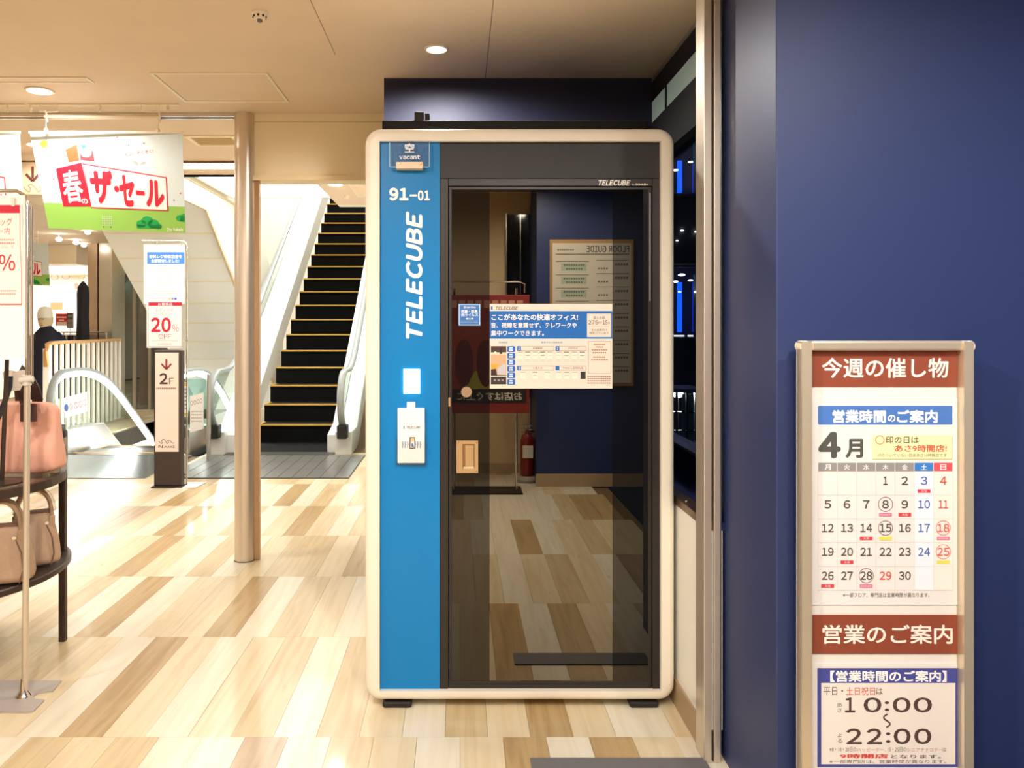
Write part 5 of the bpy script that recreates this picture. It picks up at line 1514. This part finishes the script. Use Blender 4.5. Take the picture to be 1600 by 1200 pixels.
MB().sweep([P(38, 634, D), P(33, 612, D + 0.01), P(29, 592, D + 0.04), P(36, 575, D + 0.06), P(46, 588, D + 0.06), P(56, 606, D + 0.06), P(62, 626, D + 0.07)], ST, up=(0, -1, 0.1)).build('handle', LB, pt_)
MB().sweep([P(30, 632, D + 0.14), P(27, 600, D + 0.12), P(34, 578, D + 0.11), P(50, 596, D + 0.12), P(58, 628, D + 0.14)], ST, up=(0, -1, 0.1)).build('handle', LB, pt_)
tp = MB()
tp.loft([[(P(24 + 12 * math.cos(a), 580 + 14 * k, 3.53 + 0.03 * math.sin(a * 2 + k)) + Vector((0.02 * math.sin(3 * a + k), 0.06 * math.sin(a), 0.012 * math.cos(4 * a)))) for a in [2 * math.pi * q / 12 for q in range(12)]] for k in range(3)], cap=False)
tp.build('tissue_wrap', mat('tissue_paper', (236, 222, 208), 0.8), pt_, smooth=70, sub=1)
# black framed card holder standing on the table
hs_ = thing('table_display_stand', 'dark metal display stand with a flat base on the glass table', 'stand', (PX(5, 3.35), 3.36, 0.838))
D = 3.36
MB().cyl((PX(3, D), D, 0.848), (PX(11, D), D, PZ(562, D)), 0.009, n=12).build('pole', DBROWN, hs_, smooth=True)
MB().lathe([(0.10, 0.839), (0.10, 0.846), (0.02, 0.852)], (PX(0, D), D + 0.0, 0), 32).build('base_disc', DBROWN, hs_, smooth=30)
# black bag hanging on it: only its curved handle and edge show
bb = thing('black_handbag', 'black handbag hanging by curved straps at the left edge', 'bag', (PX(-30, 3.3), 3.3, 1.2))
D = 3.42
MB().tube([P(-12, 700, D), P(-6, 660, D), P(6, 632, D), P(15, 604, D), P(16, 588, D)], 0.012, 10).build('strap', mat('black_strap', (38, 42, 56), 0.3), bb, smooth=True)
soft_bag('bag_body', bb, (PX(-120, 3.40), 3.40, 0.838), 0.26, 0.10, 0.36, mat('black_leather', (24, 24, 28), 0.4), 0.9, 0.4, 0.0, 0.0, 0.01, 5)

# beige handbags on the lower shelf
BG1 = mat('taupe_leather', (172, 140, 112), 0.5, noise=0.05, nscale=60, bump=0.05)
BG2 = mat('taupe_leather_dark', (112, 80, 66), 0.5)
CLR = glass('clear_wrap', (0.9, 0.88, 0.84), 0.06)
def handbag(nm, lab, base, s_, rot, wb=0.165, wrap=True):
    t = thing(nm, lab, 'bag', base, 'taupe handbags on the lower shelf')
    bx_, by_, bz_ = base
    cr_, sr_ = math.cos(rot), math.sin(rot)
    def T(x, y, z): return (bx_ + (x * cr_ - y * sr_) * s_, by_ + (x * sr_ + y * cr_) * s_, bz_ + z * s_)
    # wedge body: wide base narrowing upward, side gussets folded in at the top
    db, wt, hh = 0.07, wb * 0.76, 0.24
    R = []
    for i in range(8):
        tt = i / 7
        w2 = wb + (wt - wb) * tt ** 0.8 + 0.012 * math.sin(tt * 3.1)
        d2 = db * (1 - 0.78 * tt) + 0.004
        pin = 0.035 * tt ** 1.5
        ring = [(-w2, -d2), (-w2 * 0.5, -d2 - 0.006), (0, -d2 - 0.008), (w2 * 0.5, -d2 - 0.006), (w2, -d2), (w2 - pin, 0), (w2, d2), (w2 * 0.5, d2 + 0.006), (0, d2 + 0.008), (-w2 * 0.5, d2 + 0.006), (-w2, d2), (-w2 + pin, 0)]
        R.append([T(a, b, hh * tt) for a, b in ring])
    MB().loft(R).build('bag_body', BG1, t, smooth=50, sub=1)
    MB().loft([[T(a, b, z) for a, b in ((-wt * 0.95, -0.018), (wt * 0.95, -0.018), (wt * 0.95, 0.018), (-wt * 0.95, 0.018))] for z in (hh - 0.012, hh + 0.004)]).build('top_opening', BG2, t)
    for sd_ in (-1, 1):
        pth = []
        for k in range(13):
            a = math.pi * k / 12
            pth.append(T(-0.072 * math.cos(a), sd_ * 0.026, hh - 0.03 + 0.130 * math.sin(a) ** 0.8))
        MB().tube(pth, 0.0085 * s_, 8).build('handle', BG1, t, smooth=True)
        for e_ in (-0.072, 0.072):
            MB().box(0, 1, 0, 1, 0, 1)
            q = MB().loft([[T(e_ + a, sd_ * 0.03 + b, z) for a, b in ((-0.012, -0.008), (0.012, -0.008), (0.012, 0.008), (-0.012, 0.008))] for z in (hh - 0.075, hh - 0.02)])
            q.build('handle_tab', BG1, t, bevel=0.003)
    # seam piping on the front
    for e_ in (-1, 1):
        MB().tube([T(e_ * wb * 0.45, -0.043, hh - 0.06), T(e_ * wb * 0.63, -0.060, hh * 0.55), T(e_ * wb * 0.70, -0.072, hh * 0.25), T(e_ * wb * 0.60, -0.078, 0.01)], 0.003 * s_, 6).build('seam_piping', BG2, t, smooth=True)
    MB().cyl(T(0.05, -0.033, hh - 0.05), T(0.05, -0.045, hh - 0.05), 0.008, n=10).build('snap_button', CHROME, t)
    if wrap:
        MB().tube([T(-0.072 * math.cos(math.pi * k / 10), -0.026, hh + 0.0 + 0.10 * math.sin(math.pi * k / 10) ** 0.8) for k in range(11)], 0.016 * s_, 10).build('plastic_wrap', CLR, t, smooth=True)
    return t
handbag('taupe_handbag', 'nearer taupe handbag at the front of the lower table shelf', (-1.925, 3.29, 0.436), 1.0, 0.35, 0.125)
handbag('taupe_handbag', 'taupe handbag with clear wrapped handles further back on the shelf', (-1.925, 3.53, 0.436), 1.0, 0.55, 0.11)
handbag('taupe_handbag', 'pale handbag partly cut off at the left of the lower shelf', (-2.25, 3.16, 0.436), 0.9, 0.0, 0.16, False)

# ------------------------------------------------------------------ behind the viewer, seen mirrored in the booth door
gb = thing('floor_guide_board', 'framed floor guide board on the navy wall mirrored in the door', 'board', (1.24, -1.15, 1.6))
yb = -1.165
MB().box(0.85, 1.64, yb, yb + 0.03, 0.95, 2.33).build('frame', mat('board_frame_tan', (176, 140, 90), 0.4), gb, bevel=0.004)
MB().box(0.875, 1.615, yb + 0.03, yb + 0.034, 0.98, 2.295).build('board_sheet', mat('guide_paper', (214, 206, 190), 0.5), gb)
def gf(u, v, L): return Vector((1.615 - u, yb + 0.0345 + 0.0006 * L, 2.295 - v))
p = Print(gf)
K1 = (60, 58, 56)
p.text('FLOOR GUIDE', 0.02, 0.022, 0.42, 0.085, K1, 1, 0.02, 0, 1.4); p.dashes(0.54, 0.055, 0.7, 0.07, (120, 116, 110), 8)
p.rect(0.02, 0.10, 0.71, 0.107, K1)
for k in range(9):
    v = 0.16 + k * 0.125
    p.rect(0.02, v, 0.33, v + 0.005, K1); p.rect(0.40, v + 0.01, 0.71, v + 0.015, K1)
    p.rect(0.42, v + 0.03, 0.66, v + 0.10, (176, 190, 168), 1); p.dashes(0.44, v + 0.04, 0.64, v + 0.055, (110, 116, 104), 9); p.dashes(0.46, v + 0.075, 0.62, v + 0.09, (110, 116, 104), 7); p.dashes(0.03, v + 0.03, 0.16, v + 0.05, (120, 116, 110), 5); p.dashes(0.22, v + 0.07, 0.32, v + 0.085, (120, 116, 110), 4)
p.done('guide_print', gb)
wp = thing('dark_wall_panel', 'dark glass wall panel between the beige and navy walls, mirrored in the door', 'panel', (0.61, -1.83, 0.75))
MB().box(0.485, 0.725, -1.838, -1.80, 0.78, 2.66).build('dark_pane', mat('dark_gloss_pane', (16, 17, 20), 0.08), wp)
MB().box(0.475, 0.485, -1.838, -1.795, 0.77, 2.67).box(0.62, 0.628, -1.80, -1.795, 0.78, 2.66).build('chrome_edge', CHROME, wp)
rp_ = thing('red_poster_stand', 'red and yellow poster on a dark stand mirrored in the door', 'poster stand', (0.24, -0.9, 0))
yr = -0.92
MB().box(-0.17, 0.64, yr - 0.02, yr, 0.72, 1.80).build('poster_board', mat('poster_red', (136, 42, 38), 0.5), rp_, bevel=0.004)
def rf(u, v, L): return Vector((0.64 - u, yr + 0.0008 * L + 0.0006, 1.80 - v))
p = Print(rf)
p.dashes(0.06, 0.05, 0.74, 0.12, (200, 140, 116), 9, 1)
p.rect(0.04, 0.24, 0.77, 0.86, (150, 60, 44), 1); p.shape([(0.04, 0.5), (0.04, 0.86), (0.6, 0.86), (0.5, 0.7), (0.3, 0.62)], (176, 170, 60), 1.5)
for k in range(3): p.disc(0.20 + k * 0.2, 0.62, 0.085, (96, 24, 22), 2, 20, 0.22)
p.rect(0.03, 0.86, 0.78, 0.99, (40, 34, 32), 2); p.text('お店はすぐ上に', 0.07, 0.885, 0.66, 0.965, (214, 206, 196), 3, 0.02)
p.done('poster_print', rp_)
for x in (-0.05, 0.52): MB().cyl((x, yr - 0.03, 0), (x, yr - 0.03, 1.86), 0.012, n=10).build('stand_post', CHROME, rp_, smooth=True)
MB().tube([(0.6, yr - 0.03, 1.82), (0.6, yr - 0.03, 1.90), (0.55, yr - 0.03, 1.92), (-0.1, yr - 0.03, 1.92)], 0.008, 8).build('top_hook', CHROME, rp_, smooth=True)
MB().box(-0.1, 0.57, yr - 0.2, yr + 0.12, 0.001, 0.012).build('stand_base', BLACK, rp_)
fx = thing('fire_extinguisher', 'red fire extinguisher on a floor stand mirrored in the door', 'fire extinguisher', (0.67, -1.36, 0))
xf, yf = 0.66, -1.40
MB().lathe([(0.06, 0.06), (0.068, 0.07), (0.068, 0.40), (0.05, 0.45), (0.025, 0.47), (0.02, 0.5), (0.004, 0.5)], (xf, yf, 0), 24).build('cylinder', mat('extinguisher_red', (128, 32, 28), 0.35), fx, smooth=40)
MB().box(xf - 0.055, xf + 0.05, yf - 0.012, yf + 0.012, 0.50, 0.515).box(xf - 0.06, xf + 0.045, yf - 0.01, yf + 0.01, 0.54, 0.555).box(xf - 0.012, xf + 0.012, yf - 0.012, yf + 0.012, 0.49, 0.555).build('valve_lever', CHROME, fx, bevel=0.003)
MB().tube([(xf + 0.02, yf, 0.5), (xf + 0.09, yf, 0.48), (xf + 0.1, yf, 0.35), (xf + 0.085, yf, 0.18)], 0.011, 8).build('hose', BLACK, fx, smooth=True)
MB().box(xf - 0.05, xf + 0.05, yf + 0.066, yf + 0.07, 0.24, 0.36).build('label_band', mat('label_white', (230, 224, 210), 0.5), fx)
MB().lathe([(0.11, 0.002), (0.12, 0.03), (0.085, 0.06), (0.06, 0.06)], (xf, yf, 0), 24).build('floor_stand', mat('stand_grey', (140, 130, 120), 0.5), fx, smooth=40)

# ------------------------------------------------------------------ night street outside the window
ob = thing('night_building', 'dark building outside the window with blue light columns', 'building', (7.5, 22, -6))
OD = 22.0
DKB = mat('night_facade', (26, 26, 30), 0.7)
DKB2 = mat('night_spandrel', (40, 38, 36), 0.7)
MB().box(5.2, 9.5, OD + 1.2, OD + 1.6, -7, 14).build('rear_wall', mat('lobby_wall', (70, 74, 96), 0.7), ob)
for v0, v1 in ((-260, 190), (303, 412), (528, 576)):
    MB().box(5.2, 9.5, OD, OD + 1.2, PZ(v1, OD), PZ(v0, OD)).build('spandrel', DKB, ob)
for v in (304, 415, 530):
    MB().box(5.2, 9.5, OD - 0.08, OD, PZ(v + 3, OD), PZ(v, OD)).build('ledge', DKB2, ob)
BL_ = emis('blue_led', (0.004, 0.07, 1.0), 1.3)
BL2 = emis('blue_led_dim', (0.006, 0.05, 0.9), 0.5)
for v0, v1 in ((251, 301), (441, 519)):
    MB().box(PX(1059.5, OD + .3), PX(1065.5, OD + .3), OD + 0.3, OD + 0.4, PZ(v1, OD + .3), PZ(v0, OD + .3)).build('blue_light_column', BL_, ob)
    MB().box(PX(1083.5, OD + .3), PX(1087, OD + .3), OD + 0.3, OD + 0.4, PZ(v1, OD + .3), PZ(v0, OD + .3)).build('blue_light_column', BL2, ob)
    MB().box(PX(1086, OD), PX(1091, OD), OD + 0.1, OD + 0.2, PZ(v1, OD), PZ(v0 - 40 if v0 < 300 else v0 - 12, OD)).build('steel_mullion', mat('night_mullion', (90, 110, 120), 0.4, 0.5), ob)
WL = emis('lobby_spot', (0.9, 0.95, 1.0), 6.0)
for u, v, r in ((1064, 213, 0.07), (1068, 222, 0.04), (1079, 253, 0.05), (1056, 266, 0.05), (1066, 360, 0.035), (1089, 362, 0.05), (1058, 376, 0.025), (1065, 429.5, 0.07), (1079, 438, 0.05), (1056, 440, 0.05), (1062, 456, 0.03), (1087, 456, 0.035)):
    q = P(u, v, OD - 0.02)
    MB().lathe([(0.002, -r * 0.5), (r * 1.3, -r * 0.2), (r * 1.3, r * 0.2), (0.002, r * 0.5)], q, 12).build('lobby_lamp', WL, ob)
MB().box(PX(1053, OD), PX(1070, OD), OD + 0.05, OD + 0.1, PZ(526, OD), PZ(523.5, OD)).box(PX(1076, OD), PX(1084, OD), OD + 0.05, OD + 0.1, PZ(526, OD), PZ(523.5, OD)).build('strip_lamp', emis('strip_glow', (0.8, 0.85, 0.9), 0.8), ob)
SDp = 16.0
stl = thing('street_lamp', 'glowing white globe lamp outside the window', 'street lamp', (PX(1058, SDp), SDp, -3))
MB().lathe([(0.01, -0.12), (0.085, -0.085), (0.12, 0), (0.085, 0.085), (0.01, 0.12)], P(1058, 613, SDp), 18).build('globe', emis('globe_glow', (1, 1, 0.97), 9.0), stl, smooth=True)
MB().cyl(P(1058, 623, SDp), (PX(1058, SDp), SDp, -4.2), 0.04, n=10).build('lamp_post', BLACK, stl)
sf = thing('street_shelter', 'glazed street shelter with pale green panes outside the window', 'shelter', (PX(1078, 15), 15, -4))
gp = mat('shelter_pane', (120, 146, 132), 0.3)
for u0, u1 in ((1066, 1071), (1073, 1084)):
    MB().box(PX(u0, 15), PX(u1, 15), 15, 15.04, PZ(690, 15), PZ(616, 15)).build('glass_panel', gp, sf)
for u in (1056, 1071.5, 1085): MB().box(PX(u, 15), PX(u + 2.4, 15), 14.96, 15.06, -4.2, PZ(612, 15)).build('steel_post', BLACK, sf)
MB().box(PX(1050, 15), PX(1100, 15), 14.9, 15.9, PZ(613, 15), PZ(607, 15)).build('canopy', mat('shelter_canopy', (110, 116, 120), 0.5), sf)
for v in (643, 672): MB().box(PX(1050, 15), PX(1100, 15), 14.95, 15.05, PZ(v + 1.5, 15), PZ(v, 15)).build('cross_rail', BLACK, sf)
struct(MB().box(1.3, 14, 6.0, 40, -4.4, -4.2).build('ground_street', mat('night_asphalt', (90, 92, 92), 0.6)))
oc = thing('canopy_soffit', 'pale lit canopy outside the high transom window', 'canopy', (1.6, 3.6, 2.9))
MB().box(1.22, 1.62, 2.9, 4.95, 2.93, 2.98).build('canopy_panel', mat('canopy_grey', (170, 176, 170), 0.6), oc)
MB().box(1.56, 1.60, 2.95, 4.9, 2.885, 2.93).build('canopy_fill_light', emis('canopy_glow', (0.85, 1.0, 0.92), 2.2), oc)  # out-of-view strip added to light the canopy
sl_ = bpy.data.lights.new('street_glow', 'POINT')
sl_.energy = 60
sl_.color = (0.9, 1.0, 0.95)
sl_.shadow_soft_size = 0.12
so = bpy.data.objects.new('globe_lamp', sl_)
COL.objects.link(so)
so.location = P(1058, 613, SDp - 0.2)
attach(so, stl)
